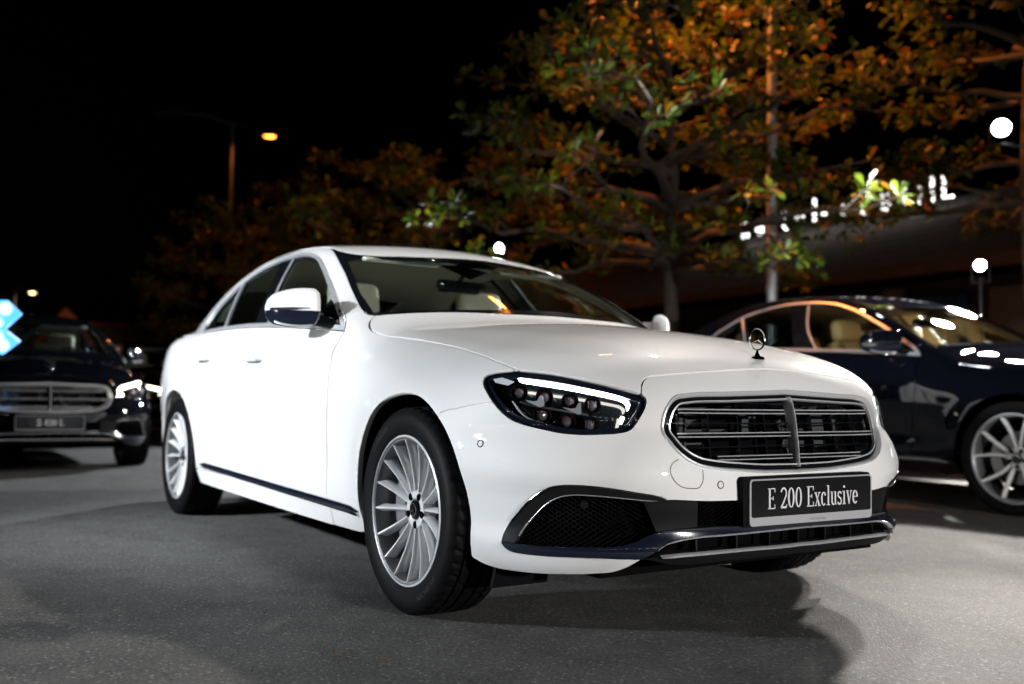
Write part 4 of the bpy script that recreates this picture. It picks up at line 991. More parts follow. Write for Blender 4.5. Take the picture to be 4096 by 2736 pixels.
def bent_text(txt,size,rm,a_mid,y):
    cu=bpy.data.curves.new('t','FONT'); cu.body=txt; cu.size=size; cu.align_x='CENTER'; cu.space_character=1.15; t=bpy.data.objects.new('t',cu); link(t)
    dg=bpy.context.evaluated_depsgraph_get(); me=bpy.data.meshes.new_from_object(t.evaluated_get(dg)); bpy.data.objects.remove(t)
    for v in me.vertices:
        a=R(a_mid)+v.co.x/rm*1.15; r_=rm-size*.35+v.co.y; dy=y+.0006*abs(r_-.295)/.01
        v.co=(r_*math.cos(a),dy,r_*math.sin(a))
    # letters lie in the x-z plane facing -y
    me.update(); return me
CM['tyre_text']=[bent_text('MICHELIN',.024,.291,a,-.1113) for a in (-52,128)]
st_=onT([(-1.155,-.560,1.335),(-1.150,-.505,1.335),(-1.115,-.510,1.32),(-1.120,-.565,1.32)]); CM['screen_sticker']=mesh('sticker',st_-BODY.N(st_)*.006,[(0,1,2,3)],None,False)
# ------------------------------------------------------------------ put a car together
def car(name,label,loc,rz,scale,paint,group=None,wheel=16,plate=None,leather='leather_beige',steer=0.,white=True,drl='drl',plate_yaw=0.,mirror_cap=None,trimcol='trim_beige',detail=True):
    root=empty(name,loc,rz,scale); tag(root,label,'car',group)
    P_=MT[paint]
    def part(nm,me,mat,par=root,lab=None):
        o=obj(nm,me,MT[mat] if isinstance(mat,str) else mat,par)
        if lab: o['label']=lab
        return o
    def both(nm,key,mat,par=root):
        me=CM[key]; a=part(nm,me,mat,par)
        if key+'_L' not in CM: CM[key+'_L']=mirror_me(me)
        b=part(nm,CM[key+'_L'],mat,par); return a,b
    hood=part('bonnet',CM['hood'],P_); bump=part('front_bumper',CM['bumper'],P_); part('roof',CM['roof'],P_)
    for nm,k in (('front_fender','fender'),('quarter_panel','quarter_panel'),('sill','sill'),('side_frame','side_frame')): both(nm,k,P_)
    fd=both('front_door','front_door',P_); rdd=both('rear_door','rear_door',P_)
    part('rear_bumper',CM['rear_bumper'],P_); bl=part('boot_lid',CM['boot_lid'],P_); part('rear_deck',CM['rear_deck'],P_)
    for (a,k) in ((fd,'front_handle'),(rdd,'rear_handle')):
        part('handle',CM[k],P_ if white else 'satin_chrome',a[0])
        if k+'_L' not in CM: CM[k+'_L']=mirror_me(CM[k])
        part('handle',CM[k+'_L'],P_ if white else 'satin_chrome',a[1])
    both('side_moulding','side_moulding','blue_black_trim'); both('moulding_chrome','moulding_chrome','chrome')
    both('bonnet_seal','bonnet_seal','well_black')
    for k in ('seal_front','seal_mid','seal_rear'): both('door_seal',k,'well_black')
    both('roof_strip','roof_strip','matt_black')
    part('windscreen_surround',CM['windscreen_surround'],'gloss_black'); wsn=part('windscreen',CM['windscreen'],'windscreen_glass'); part('sticker',CM['screen_sticker'],'label_teal',wsn); part('rear_window',CM['rear_window'],'rear_glass')
    both('window_chrome','window_chrome','satin_chrome'); both('window_frame','window_frame','gloss_black')
    both('front_window','front_window','side_glass'); both('rear_side_window','rear_side_window','side_glass'); both('quarter_window','quarter_window','side_glass')
    both('pillar_chrome','pillar_chrome','satin_chrome'); both('quarter_chrome','quarter_chrome','satin_chrome')
    both('pillar_trim','pillar_trim',trimcol); part('headliner',CM['headliner'],trimcol); both('door_card','door_card',leather)
    both('wheel_house','wheel_house_front','well_black'); both('wheel_house','wheel_house_rear','well_black')
    part('underbody',CM['underbody'],'well_black'); both('air_deflector','air_deflector','matt_black')
    # cabin
    part('cabin_floor',CM['cabin_tub'],'well_black')
    for k in ('seat_r','seat_l'):
        a,b,c,d=CM[k]; s_=part('front_seat',b,leather); part('cushion',a,leather,s_); part('headrest',c,leather,s_); [part('headrest_post',q,'chrome',s_) for q in d]
    part('rear_bench',CM['rear_bench'],leather); part('dashboard',CM['dashboard'],'dash_black'); part('steering_wheel',CM['steering_wheel'],'dash_black')
    part('inner_mirror',CM['inner_mirror'],'gloss_black'); part('camera_pod',CM['camera_pod'],'matt_black'); part('sun_visor',CM['visor_r'],trimcol); part('sun_visor',CM['visor_l'],trimcol)
    # mirrors
    for sfx in ('','_L'):
        for k in ('mirror_cap','mirror_shell','mirror_lamp','mirror_edge','mirror_arm','mirror_base','mirror_glass'):
            if k+'_L' not in CM: CM[k+'_L']=mirror_me(CM[k])
        sh=part('door_mirror',CM['mirror_shell'+sfx],'blue_black_trim')
        part('mirror_cap',CM['mirror_cap'+sfx],mirror_cap or P_,sh); part('indicator_lamp',CM['mirror_lamp'+sfx],'chrome',sh); part('edge_trim',CM['mirror_edge'+sfx],'satin_chrome',sh)
        part('arm',CM['mirror_arm'+sfx],'gloss_black',sh); part('mirror_base',CM['mirror_base'+sfx],'gloss_black',sh); part('mirror_glass',CM['mirror_glass'+sfx],'chrome',sh)
    # wheels
    rim,tyre=(CM['rim16'],CM['tyre']) if wheel==16 else (CM['rim10'],CM['tyre_low'])
    for x in (0.,-2.939):
        for sd in (-1,1):
            w=part('wheel',rim,'alloy' if wheel==16 else 'machined_alloy'); w.location=(x,sd*.797,.337); w.rotation_euler=(0,0,0 if sd<0 else math.pi)
            if x==0: w.rotation_euler[2]+=steer
            part('tyre',tyre,'rubber',w); part('barrel',CM['barrel16' if wheel==16 else 'barrel10'],'alloy_dark',w); part('brake_disc',CM['disc'],'disc_steel',w); part('light_block_disc',CM['light_block_disc'],'well_black',w); part('brake_caliper',CM['caliper'],'caliper',w); c=part('hub_cap',CM['hub_cap'],'gloss_black',w)
            [part('bolt_hole',me,'well_black',w) for me in CM['bolt_holes']]; part('hub_star',CM['hub_star'],'chrome',w)
            if detail: [part('tyre_lettering',me,'rubber_mark',w) for me in CM['tyre_text']]
    # grille
    gf_=part('grille',CM['grille_frame'],'louvre_chrome'); part('border',CM['grille_border'],'gloss_black',gf_); part('fillet',CM['grille_fillet'],'louvre_chrome',gf_)
    for me in CM['grille_louvre']: part('louvre',me,'gloss_black',gf_)
    for me in CM['grille_ridge']: part('louvre_edge',me,'louvre_chrome',gf_)
    part('slats',CM['grille_slats'],'gloss_black',gf_); [part('rib',me,'gloss_black',gf_) for me in CM['grille_ribs']]; part('centre_bar',CM['grille_centre'],'louvre_chrome',gf_)
    part('backing',CM['grille_back'],'well_black',gf_); rad=part('radiator',CM['radiator'],'radiator'); [part('bracket',me,'radiator',rad) for me in CM['radiator_parts']]
    sb=part('bonnet_star',CM['star_ring'],'chrome'); part('base',CM['star_base'],'chrome',sb)
    # headlamps
    for sfx in ('','_L'):
        for k in ('lamp_cover','lamp_back','lamp_wall','lamp_bezel','lamp_drl','lamp_drl_wide','lamp_drl2','lamp_bar','lamp_line','lamp_label'):
            if k+'_L' not in CM: CM[k+'_L']=mirror_me(CM[k])
        for k in ('lamp_cup','lamp_lens','lamp_red','lamp_fin'):
            if k+'_L' not in CM: CM[k+'_L']=[mirror_me(m) for m in CM[k]]
        h=part('headlight',CM['lamp_back'+sfx],'gloss_black'); part('cover',CM['lamp_cover'+sfx],'lamp_glass',h); part('wall',CM['lamp_wall'+sfx],'gloss_black',h); part('bezel',CM['lamp_bezel'+sfx],'blue_black_trim',h)
        part('daytime_light',CM[('lamp_drl' if drl=='drl' else 'lamp_drl_wide')+sfx],drl,h); part('daytime_light',CM['lamp_drl2'+sfx],drl,h); part('bar',CM['lamp_bar'+sfx],'chrome',h); part('accent_line',CM['lamp_line'+sfx],'satin_chrome',h)
        if detail: part('sticker',CM['lamp_label'+sfx],'plate_white',h)
        for a,b,c in zip(CM['lamp_cup'+sfx],CM['lamp_lens'+sfx],CM['lamp_red'+sfx]): part('reflector_cup',a,'gloss_black',h); part('lens',b,'lens_inner',h); part('reflector_rib',c,'lens_red',h)
        for a in CM['lamp_fin'+sfx]: part('fin',a,'satin_chrome',h)
    # lower front
    part('intake_recess',CM['intake_back'],'well_black'); both('intake_trim','intake_trim','trim_grey'); both('trim_edge','intake_trim_edge','chrome'); both('trim_inner_edge','intake_trim_inner','satin_chrome')
    part('splitter_blade',CM['splitter_blade'],'blue_black_trim'); part('splitter_chrome',CM['splitter_chrome'],'louvre_chrome'); part('splitter_lower_chrome',CM['splitter_lower_chrome'],'louvre_chrome'); part('lower_lip',CM['lower_lip'],'black_plastic')
    for me in CM['lower_ribs']: part('lower_rib',me,'black_plastic')
    both('intake_mesh','intake_mesh','black_plastic'); part('centre_mesh',CM['centre_mesh'],'black_plastic'); both('intake_web','intake_web','black_plastic')
    for i in (0,1):
        for sfx in ('','_L'):
            for k in ('sensor','sensor_ring'):
                if k+'_L' not in CM: CM[k+'_L']=[mirror_me(m) for m in CM[k]]
            s_=part('parking_sensor',CM['sensor'+sfx][i],P_); part('seal',CM['sensor_ring'+sfx][i],'matt_black',s_)
    both('intake_sensor','intake_sensor','trim_grey'); part('tow_cap_seam',CM['tow_cap'],'trim_grey')
    if plate:
        text,pc,yaw,wd,ht,lw,lh=plate
        M=Matrix.Translation(pc)@Euler((0,0,yaw)).to_matrix().to_4x4()@Matrix(((0,0,1,0),(1,0,0,0),(0,1,0,0),(0,0,0,1)))
        def pl(nm,w,h,z0,z1,mat,par=root,cy=0,rad=.012,cx=0):
            poly=[]
            for sx,sy,a in ((1,1,0),(-1,1,90),(-1,-1,180),(1,-1,270)): poly+=[(cx+sx*(w/2-rad)+rad*math.cos(R(a+d)),cy+sy*(h/2-rad)+rad*math.sin(R(a+d))) for d in (0,30,60,90)]
            m_=MB(); m_.prism(poly,z0,z1,M); return m_.build(nm,MT[mat],par,True,30)
        p=pl('number_plate',wd,ht,-.004,.004,'frame_silver' if detail else 'badge_grey')
        pl('backing',wd+.020,ht+.010,-.034,-.004,'matt_black',p,.002,.012,-.008); pl('plate_face',wd-.014,ht-(.029 if detail else .016),.004,.0056,'plate_black',p,.0105 if detail else .003,.008)
        lettering(text,lw,lh,M@Matrix.Translation((0,.010 if detail else .003,.0056))).build('lettering',MT['plate_white'],p,False)
        if detail:
            cu=bpy.data.curves.new('dealer_line','FONT'); cu.body='Mercedes-Benz'; cu.size=.011; cu.align_x='CENTER'; t=bpy.data.objects.new('t',cu); link(t)
            dg=bpy.context.evaluated_depsgraph_get(); me=bpy.data.meshes.new_from_object(t.evaluated_get(dg)); bpy.data.objects.remove(t)
            me.transform(M@Matrix.Translation((.02,-ht/2+.007,.0044))); o=part('dealer_line',me,'badge_grey',p)
    return root
# ------------------------------------------------------------------ ground
def ground_mat():
    m,N,Lk,b=new_mat('asphalt'); tc=N.new('ShaderNodeTexCoord')
    def noise(s,d=3,r=.6):
        n=N.new('ShaderNodeTexNoise'); n.inputs['Scale'].default_value=s; n.inputs['Detail'].default_value=d; n.inputs['Roughness'].default_value=r; Lk.new(tc.outputs['Object'],n.inputs['Vector']); return n
    big=noise(.7,5); mid=noise(6,4); agg=noise(70,7,.78)
    vor=N.new('ShaderNodeTexVoronoi'); vor.inputs['Scale'].default_value=130; Lk.new(tc.outputs['Object'],vor.inputs['Vector'])
    cr=N.new('ShaderNodeValToRGB'); cr.color_ramp.elements[0].position=.36; cr.color_ramp.elements[0].color=(.012,.012,.0118,1); cr.color_ramp.elements[1].position=.70; cr.color_ramp.elements[1].color=(.165,.163,.158,1)
    a=N.new('ShaderNodeMath'); a.operation='MULTIPLY_ADD'; a.inputs[1].default_value=.70; Lk.new(agg.outputs['Fac'],a.inputs[0])
    bsep=N.new('ShaderNodeMath'); bsep.operation='MULTIPLY_ADD'; bsep.inputs[1].default_value=.25; bsep.inputs[2].default_value=-.06; Lk.new(big.outputs['Fac'],bsep.inputs[0])
    c=N.new('ShaderNodeMath'); c.operation='MULTIPLY_ADD'; c.inputs[1].default_value=.20; Lk.new(mid.outputs['Fac'],c.inputs[0]); Lk.new(bsep.outputs[0],c.inputs[2]); Lk.new(c.outputs[0],a.inputs[2])
    Lk.new(a.outputs[0],cr.inputs[0])
    # pale grit
    g=N.new('ShaderNodeMath'); g.operation='GREATER_THAN'; g.inputs[1].default_value=.965; sp=N.new('ShaderNodeSeparateColor'); Lk.new(vor.outputs['Color'],sp.inputs[0]); Lk.new(sp.outputs[0],g.inputs[0])
    mx=N.new('ShaderNodeMix'); mx.data_type='RGBA'; Lk.new(g.outputs[0],mx.inputs[0]); Lk.new(cr.outputs[0],mx.inputs[6]); mx.inputs[7].default_value=(.20,.197,.19,1)
    Lk.new(mx.outputs[2],b.inputs['Base Color']); b.inputs['Roughness'].default_value=.82; b.inputs['Specular IOR Level'].default_value=.35
    bp=N.new('ShaderNodeBump'); bp.inputs['Strength'].default_value=.9; bp.inputs['Distance'].default_value=.004; s_=N.new('ShaderNodeMath'); s_.operation='MULTIPLY_ADD'; s_.inputs[1].default_value=-.6; Lk.new(vor.outputs['Distance'],s_.inputs[0]); Lk.new(agg.outputs['Fac'],s_.inputs[2]); Lk.new(s_.outputs[0],bp.inputs['Height']); Lk.new(bp.outputs[0],b.inputs['Normal'])
    return m
ground_mat()
m_=MB(); n=24; V=[(-400+800*i/n,-400+800*j/n,0) for j in range(n+1) for i in range(n+1)]
m_.add(V,[(j*(n+1)+i,j*(n+1)+i+1,(j+1)*(n+1)+i+1,(j+1)*(n+1)+i) for j in range(n) for i in range(n)])
tag(m_.build('ground',MT['asphalt'],None,False),'dark worn asphalt of the parking area',kind='structure')
# litter on the asphalt
pmat('litter_orange',(.6,.22,.05),.6); pmat('litter_leaf',(.12,.06,.025),.7); pmat('litter_white',(.6,.6,.58),.6)
rnd=random.Random(4)
for (x,y,mt,s_,lb) in ((1.55,.34,'litter_orange',.010,'tiny orange scrap lying on asphalt ahead of the number plate'),(-1.45,-2.35,'litter_leaf',.028,'dry brown leaf scrap on the asphalt beside the white sedan'),(.36,-1.28,'litter_leaf',.012,'small brown stain-like leaf flat on asphalt near front tyre'),(.45,-1.18,'litter_leaf',.010,'smaller brown leaf scrap on asphalt right by the front tyre')):
    m_=MB(); P=[(s_*math.cos(a)*(1+.3*rnd.random()),s_*.6*math.sin(a)*(1+.3*rnd.random())) for a in np.linspace(0,2*math.pi,8,endpoint=False)]
    m_.prism(P,.001,.004); o=m_.build('litter_scrap',MT[mt]); o.location=(x,y,0); o.rotation_euler[2]=rnd.random()*3
    tag(o,lb,'litter','scraps on the asphalt')
# ------------------------------------------------------------------ lamps
pmat('lamp_housing',(.015,.015,.017),.4); pmat('pole_black',(.012,.012,.013),.5,.2); pmat('galvanised',(.58,.59,.60),.45,.55,bump=.2,bscale=40,var=.35,vscale=6)
pmat('pole_paint',(.10,.10,.11),.5,.3)
pmat('flood_glass',(1,1,1),.2,emit=(.86,.92,1),estr=120)
pmat('sodium_glass',(1,1,1),.2,emit=(1,.30,.045),estr=70)
pmat('sodium_far',(1,1,1),.2,emit=(1,.28,.03),estr=11)
pmat('far_glass',(1,1,1),.2,emit=(1,.72,.30),estr=14)
def aim(o,d): o.rotation_euler=Vector(d).to_track_quat('-Z','Y').to_euler()
def spot(par,loc,dirv,power,col,size=130,blend=.6,rad=.12,name='light'):
    l=bpy.data.lights.new(name,'SPOT'); l.energy=power; l.color=col; l.spot_size=R(size); l.spot_blend=blend; l.shadow_soft_size=rad
    o=bpy.data.objects.new(name,l); link(o); o.location=loc; aim(o,dirv); o.parent=par; return o
def flood(label,base,h,target,power,col=(.90,.95,1),size=110,blend=.7,w=.15,hh=.22,stand=True,group=None,rad=.14,glass='flood_glass',post=None):
    root=empty('flood_light',(base[0],base[1],0 if stand else base[2])); tag(root,label,'flood light',group)
    hp=Vector((0,0,h if stand else 0)); d=(Vector(target)-Vector((base[0],base[1],h if stand else base[2]))).normalized()
    q=d.to_track_quat('Y','Z').to_matrix()     # local y = beam
    rr=w/2
    def lq(prof): g=MB().lathe(prof,24,'y'); return [q@Vector(v)+hp for v in g.v],g.f
    m_=MB(); m_.add(*lq([(0,-.16),(rr*.35,-.155),(rr*.55,-.12),(rr*.9,-.03),(rr,.0),(rr,.055),(rr*.93,.055),(rr*.93,.03)])); m_.build('housing',MT['lamp_housing'],root)
    m_=MB(); m_.add(*lq([(0,.046),(rr*.6,.043),(rr*.92,.03),(rr*.92,.022),(0,.022)])); m_.build('lamp_glass',MT[glass],root)
    m_=MB(); s0=w/2+.02; m_.tube([hp+q@Vector((-s0,0,0)),hp+q@Vector((-s0,0,-.02))+Vector((0,0,-.15)),hp+q@Vector((s0,0,-.02))+Vector((0,0,-.15)),hp+q@Vector((s0,0,0))],.011,6); m_.build('yoke',MT['lamp_housing'],root)
    if stand:
        m_=MB(); m_.tube([(0,0,.05),(0,0,h*.55)],.022,10); m_.tube([(0,0,h*.5),(0,0,h-.13)],.016,10); m_.build('stand_pole',MT['pole_black'],root)
        for k in range(3):
            a=R(20+120*k); m_=MB(); m_.tube([(0,0,.62),(.48*math.cos(a),.48*math.sin(a),.02)],.012,8); m_.build('stand_leg',MT['pole_black'],root)
    elif post: post(root,hp,q)
    if power>0: spot(root,tuple(hp+d*.10),d,power,col,size,blend,rad)
    return root
def wall_arm(root,hp,q):
    m_=MB(); m_.tube([hp+Vector((0,0,-.16)),hp+Vector((.10,.05,-.20)),hp+Vector((.26,.12,-.22))],.014,8); m_.build('bracket',MT['lamp_housing'],root)
G='white flood lights set up round the cars'
KEY=flood('white flood light on tripod stand aimed at the doors of the white sedan',(-1.75,-6.3),2.75,(-2.15,-.9,.95),3500,size=42,blend=1.0)
KEY2=flood('second white flood light on tripod stand, aimed past the front wheel at the asphalt',(-2.7,-6.2),1.4,(.75,-1.0,.6),1900,size=36,blend=1.0)
FRONT=flood('white flood light on low tripod stand lighting the grille of the white sedan',(9.3,.8),1.7,(.8,.5,.75),2650,col=(1,.975,.96),size=64,blend=.9)
LB=flood('white flood light on tall stand beyond the roof of the white sedan',(-9.3,5.34),2.91,(-5.6,-2.6,.2),4200,size=66,blend=.4)
LR=flood('white flood light on black stand behind the black sedan with silver wheels',(-2.42,6.46),2.04,(.5,0,.2),2500,size=130,blend=.4,w=.11,col=(1,.94,.87))
# ------------------------------------------------------------------ street lamps
def street_lamp(label,base,h,heads,r0=.07,mat='pole_paint',power=900,glass='sodium_glass',col=(1,.26,.035),lit=(True,),arm_r=.03,cone=165,tilt=(0,0),extra=()):
    root=empty('street_lamp',base); tag(root,label,'street lamp')
    m_=MB(); m_.tube([(0,0,0),(0,0,h*.5),(0,0,h)],[r0,r0*.85,r0*.6],14); m_.build('pole',MT[mat],root)
    m_=MB(); m_.box((0,0,.02),(.34,.34,.04),None,.006); m_.build('base_plate',MT[mat],root)
    for i,hd in enumerate(heads):
        hd=Vector(hd); e=Vector((0,0,h-.05)); mid_=(e+hd)/2+Vector((0,0,.15))
        m_=MB(); m_.tube([e,mid_,hd],arm_r,8); m_.build('arm',MT[mat],root)
        d=Vector((hd.x,hd.y,0)).normalized(); rot=Matrix.Rotation(math.atan2(d.y,d.x),3,'Z')
        m_=MB(); q=[(-.05,.05),(.10,.10),(.45,.13),(.62,.08),(.68,0)]; V=[];k=10
        for x,w in q:
            for j in range(k):
                a=2*math.pi*j/k; V.append(hd+rot@Vector((x,w*math.cos(a),.05*math.sin(a)*(1 if math.sin(a)>0 else .5))))
        Fc=[(i_*k+j,i_*k+(j+1)%k,(i_+1)*k+(j+1)%k,(i_+1)*k+j) for i_ in range(4) for j in range(k)]+[tuple(range(k-1,-1,-1)),tuple(4*k+j for j in range(k))]
        m_.add(V,Fc); hb=m_.build('lamp_head',MT[mat],root)
        if lit[i]:
            m_=MB(); g=MB().lathe([(0,-.075),(.07,-.065),(.12,-.035),(.13,-.01)],16,'z'); m_.add([hd+rot@Vector((v[0]*1.5+.36,v[1]*.85,v[2]-.005)) for v in g.v],g.f); m_.build('lamp_glass',MT[glass],hb)
            if power>0: spot(root,tuple(hd+rot@Vector((.36,0,-.12))),(tilt[0],tilt[1],-1),power,col,cone,.5 if cone>120 else .4,.12)
    for tl,cn,pw in extra: spot(root,tuple(Vector(heads[0])+Vector((0,0,-.12))),(tl[0],tl[1],-1),pw,col,cn,.5,.12)
    return root
street_lamp('tall grey galvanised street lamp pole rising through the trees',(-4.72,6.12,0),9.0,[(-1.05,-1.02,9.0)],.066,'galvanised',5600,lit=(True,),arm_r=.03,cone=70,tilt=(.16,.34),extra=(((-1.25,.05),72,1700),))
street_lamp('slim double-armed street lamp with one orange lamp lit, beyond the trees',(-27.75,6.72,0),9.3,[(.35,.75,8.95),(-.9,-1.5,9.55)],.075,'pole_paint',420,'sodium_far',lit=(True,False))
street_lamp('distant street lamp with a yellowish lit head behind the long black sedan',(-63.8,4.3,0),6.9,[(.1,.6,6.62)],.07,'pole_paint',500,'far_glass',(1,.8,.5),lit=(True,))
# ------------------------------------------------------------------ trees with large leaves in rosettes
def leaf_mat(name,obj_rand):
    m,N,Lk,b=new_mat(name)
    if obj_rand: s_=N.new('ShaderNodeObjectInfo').outputs['Random']
    else: s_=N.new('ShaderNodeNewGeometry').outputs['Random Per Island']
    cr=N.new('ShaderNodeValToRGB'); E_=cr.color_ramp.elements
    E_[0].position=0; E_[0].color=(.030,.062,.006,1); E_[1].position=1; E_[1].color=(.16,.055,.015,1)
    for p,c in ((.45,(.065,.110,.010,1)),(.75,(.12,.145,.014,1)),(.9,(.15,.080,.007,1))): e=E_.new(p); e.color=c
    Lk.new(s_,cr.inputs[0]); Lk.new(cr.outputs[0],b.inputs['Base Color']); b.inputs['Roughness'].default_value=.6; b.inputs['Specular IOR Level'].default_value=.25; b.inputs['Roughness'].default_value=.5
    t=N.new('ShaderNodeBsdfTranslucent'); Lk.new(cr.outputs[0],t.inputs[0]); mx=N.new('ShaderNodeMixShader'); mx.inputs[0].default_value=.35
    Lk.new(b.outputs[0],mx.inputs[1]); Lk.new(t.outputs[0],mx.inputs[2]); Lk.new(mx.outputs[0],N['Material Output'].inputs[0])
    return m
leaf_mat('leaf_mass',False); leaf_mat('leaf_single',True)
pmat('bark',(.048,.036,.027),.85,bump=.8,bscale=25,var=.4,vscale=5)
LEAF_V=[(0,0,0),(.30,.10,.02),(.30,-.10,.02),(.62,.24,.045),(.62,-.24,.045),(.86,.20,.0),(.86,-.20,.0),(1,0,-.05),(.30,0,-.01),(.62,0,-.005),(.86,0,-.03)]
LEAF_F=[(0,8,1),(0,2,8),(1,8,9,3),(8,2,4,9),(3,9,10,5),(9,4,6,10),(5,10,7),(10,6,7)]
LEAF_ME=mesh('leaf',LEAF_V,LEAF_F); LEAF_ME.materials.append(MT['leaf_single'])
CAM=np.array(cam.location)
def wig(rnd,a,b,n,amp,droop=0):
    a=Vector(a);b=Vector(b);out=[]
    for i in range(n+1):
        t=i/n; p=a.lerp(b,t); 
        if 0<i<n+1: p+=Vector((rnd.gauss(0,amp),rnd.gauss(0,amp),rnd.gauss(0,amp)*.7))*min(1,t*3)
        out.append(p)
    return out
def tree(label,base,seed,tiers,lead,tr=.10,singles=0,leaf=(.15,.24),per=(6,10),nsub=5,twig=.35,reach=None,lean=(0,0),clear=()):
    rnd=random.Random(seed); root=empty('almond_tree',base); tag(root,label,'tree','broad-leaved trees along the building')
    tp=[Vector((0,0,0))]; H=lead
    for i in range(1,7): tp.append(Vector((lean[0]*i/6+rnd.gauss(0,.03),lean[1]*i/6+rnd.gauss(0,.03),H*i/6)))
    m_=MB(); m_.tube(tp,[tr*1.25,tr,tr*.92,tr*.8,tr*.55,tr*.35,tr*.15],12); m_.build('trunk',MT['bark'],root)
    br=MB(); leaves=[]
    def rosette(p,axis,rn):
        axis=axis.normalized(); u=axis.orthogonal().normalized(); v=axis.cross(u); n=rnd.randint(*per); ph=rnd.random()*6.28
        for k in range(n):
            a=ph+k*2.399; el=rnd.uniform(.15,.95); d=(u*math.cos(a)+v*math.sin(a))*math.cos(el)+axis*math.sin(el)
            d.z-=rnd.uniform(0,.35); d.normalize(); s_=rnd.uniform(*leaf)
            nrm=(Vector((0,0,1))-d*d.z); nrm=nrm.normalized() if nrm.length>.1 else u
            nrm=(nrm+Vector((rnd.gauss(0,.35),rnd.gauss(0,.35),0))); nrm=(nrm-d*nrm.dot(d)).normalized(); y=nrm.cross(d)
            M=Matrix((d,y,nrm)).transposed(); leaves.append((p+d*.02,M,s_))
    def at_h(z):
        t=max(0,min(5.999,z/H*6)); i=int(t); return tp[i].lerp(tp[i+1],t-i)
    for (z,n,L,up,a0) in tiers:
        for k in range(n):
            a=a0+2*math.pi*k/n+rnd.gauss(0,.18); l=L*rnd.uniform(.75,1.15)
            if reach: l*=reach(a)
            s0=at_h(z+rnd.gauss(0,.08)); e=s0+Vector((math.cos(a)*l,math.sin(a)*l,up*l+rnd.gauss(0,.12)))
            P=wig(rnd,s0,e,7,.045*l**.5)
            if any((Vector(base)+p_-Vector(c)).length<.55 for c,r_ in clear for p_ in P): continue
            r0=.018+.014*l; br.tube(P,[r0*(1-.8*i/7) for i in range(8)],7)
            rosette(P[-1],P[-1]-P[-2]+Vector((0,0,.15)),0)
            for j in range(nsub+int(l*1.5)):
                t=rnd.uniform(.28,.98); i=min(6,int(t*7)); q=P[i].lerp(P[i+1],t*7-i); da=a+rnd.choice((-1,1))*rnd.uniform(.4,1.3); ll=l*rnd.uniform(.16,.42)*(1.25-t*.5)
                if any((Vector(base)+q-Vector(c)).length<r_ for c,r_ in clear): continue
                e2=q+Vector((math.cos(da)*ll,math.sin(da)*ll,rnd.uniform(-.12,.55)*ll+.02)); P2=wig(rnd,q,e2,4,.03); br.tube(P2,[.012,.010,.008,.006,.004],5,False)
                rosette(P2[-1],P2[-1]-P2[-2]+Vector((0,0,.1)),0)
                if rnd.random()<.75: rosette(P2[2],Vector((rnd.gauss(0,1),rnd.gauss(0,1),1)),0)
                for _ in range(rnd.randint(1,2)):
                    ld=Vector((rnd.gauss(0,1),rnd.gauss(0,1),rnd.uniform(-.2,.8))).normalized()*twig*rnd.uniform(.5,1); q2=P2[3]; br.tube([q2,q2+ld],[.006,.003],4,False); rosette(q2+ld,ld+Vector((0,0,.1)),0)
    br.build('branches',MT['bark'],root)
    b=Vector(base)
    for c,r_ in clear: leaves=[l for l in leaves if (b+l[0]-Vector(c)).length>r_]
    leaves.sort(key=lambda t:-t[2]/((b+t[0])-Vector(CAM)).length)
    for p,M,s_ in leaves[:singles]:
        o=bpy.data.objects.new('leaf',LEAF_ME); link(o); o.parent=root; o.matrix_local=Matrix.Translation(p)@M.to_4x4()@Matrix.Scale(s_,4)
    V=[];Fc=[];L0=np.array(LEAF_V)
    for p,M,s_ in leaves[singles:]:
        k=len(V)*11; W=(np.array(M)@(L0.T*s_)).T+np.array(p); V.append(W); Fc+=[tuple(i+k for i in f) for f in LEAF_F]
    if V:
        me=mesh('foliage',np.vstack(V),Fc); o=obj('foliage',me,MT['leaf_mass'],root); o['kind']='stuff'
    return root
PI=math.pi
def rch(a):
    # boughs reach farther along the row, less towards the lamp pole
    return 1.0
tree('spreading almond tree with tiered boughs beside the grey lamp pole',(-5.35,5.15,0),11,[(2.2,5,1.7,.0,2.6),(2.5,6,2.5,.10,.9),(2.95,7,2.7,.16,.1),(3.45,7,2.5,.20,.6),(3.9,6,2.0,.26,.2),(4.3,6,1.4,.34,.9),(4.6,4,.7,.4,.3)],4.9,.095,300,nsub=4,leaf=(.10,.165),per=(6,9),twig=.26,clear=(((-9.3,5.34,2.91),1.7),))
tree('almond tree with leaves lit bright green by the flood light on its trunk',(-2.45,7.45,0),23,[(2.7,6,1.6,-.10,.5),(3.2,6,1.7,.05,.2),(3.8,6,1.9,.15,.8),(4.4,6,1.9,.25,.1),(5.0,5,1.5,.35,.4),(5.5,4,.9,.4,.2)],6.0,.11,300,nsub=4,leaf=(.10,.165),per=(6,9),twig=.26,clear=(((-2.3,6.6,3.38),.8),((-1.9,6.0,3.1),.6),((-1.5,5.4,2.8),.6)))
tree('dark almond tree behind the white sedan, beyond the flood light stand',(-11.2,5.2,0),37,[(2.0,6,2.0,.06,.1),(2.6,6,2.4,.18,.6),(3.3,5,2.1,.25,.2),(4.0,5,1.5,.4,.5)],4.6,.10,0,nsub=5,leaf=(.11,.18),per=(6,9))
tree('dim almond tree standing left of the white sedan roof beyond the parked cars',(-17.5,6.0,0),41,[(2.0,6,2.4,.06,.1),(2.8,6,2.8,.18,.6),(3.7,5,2.3,.25,.2),(4.5,5,1.6,.4,.5)],5.2,.11,0,nsub=5,leaf=(.13,.21),per=(6,9))
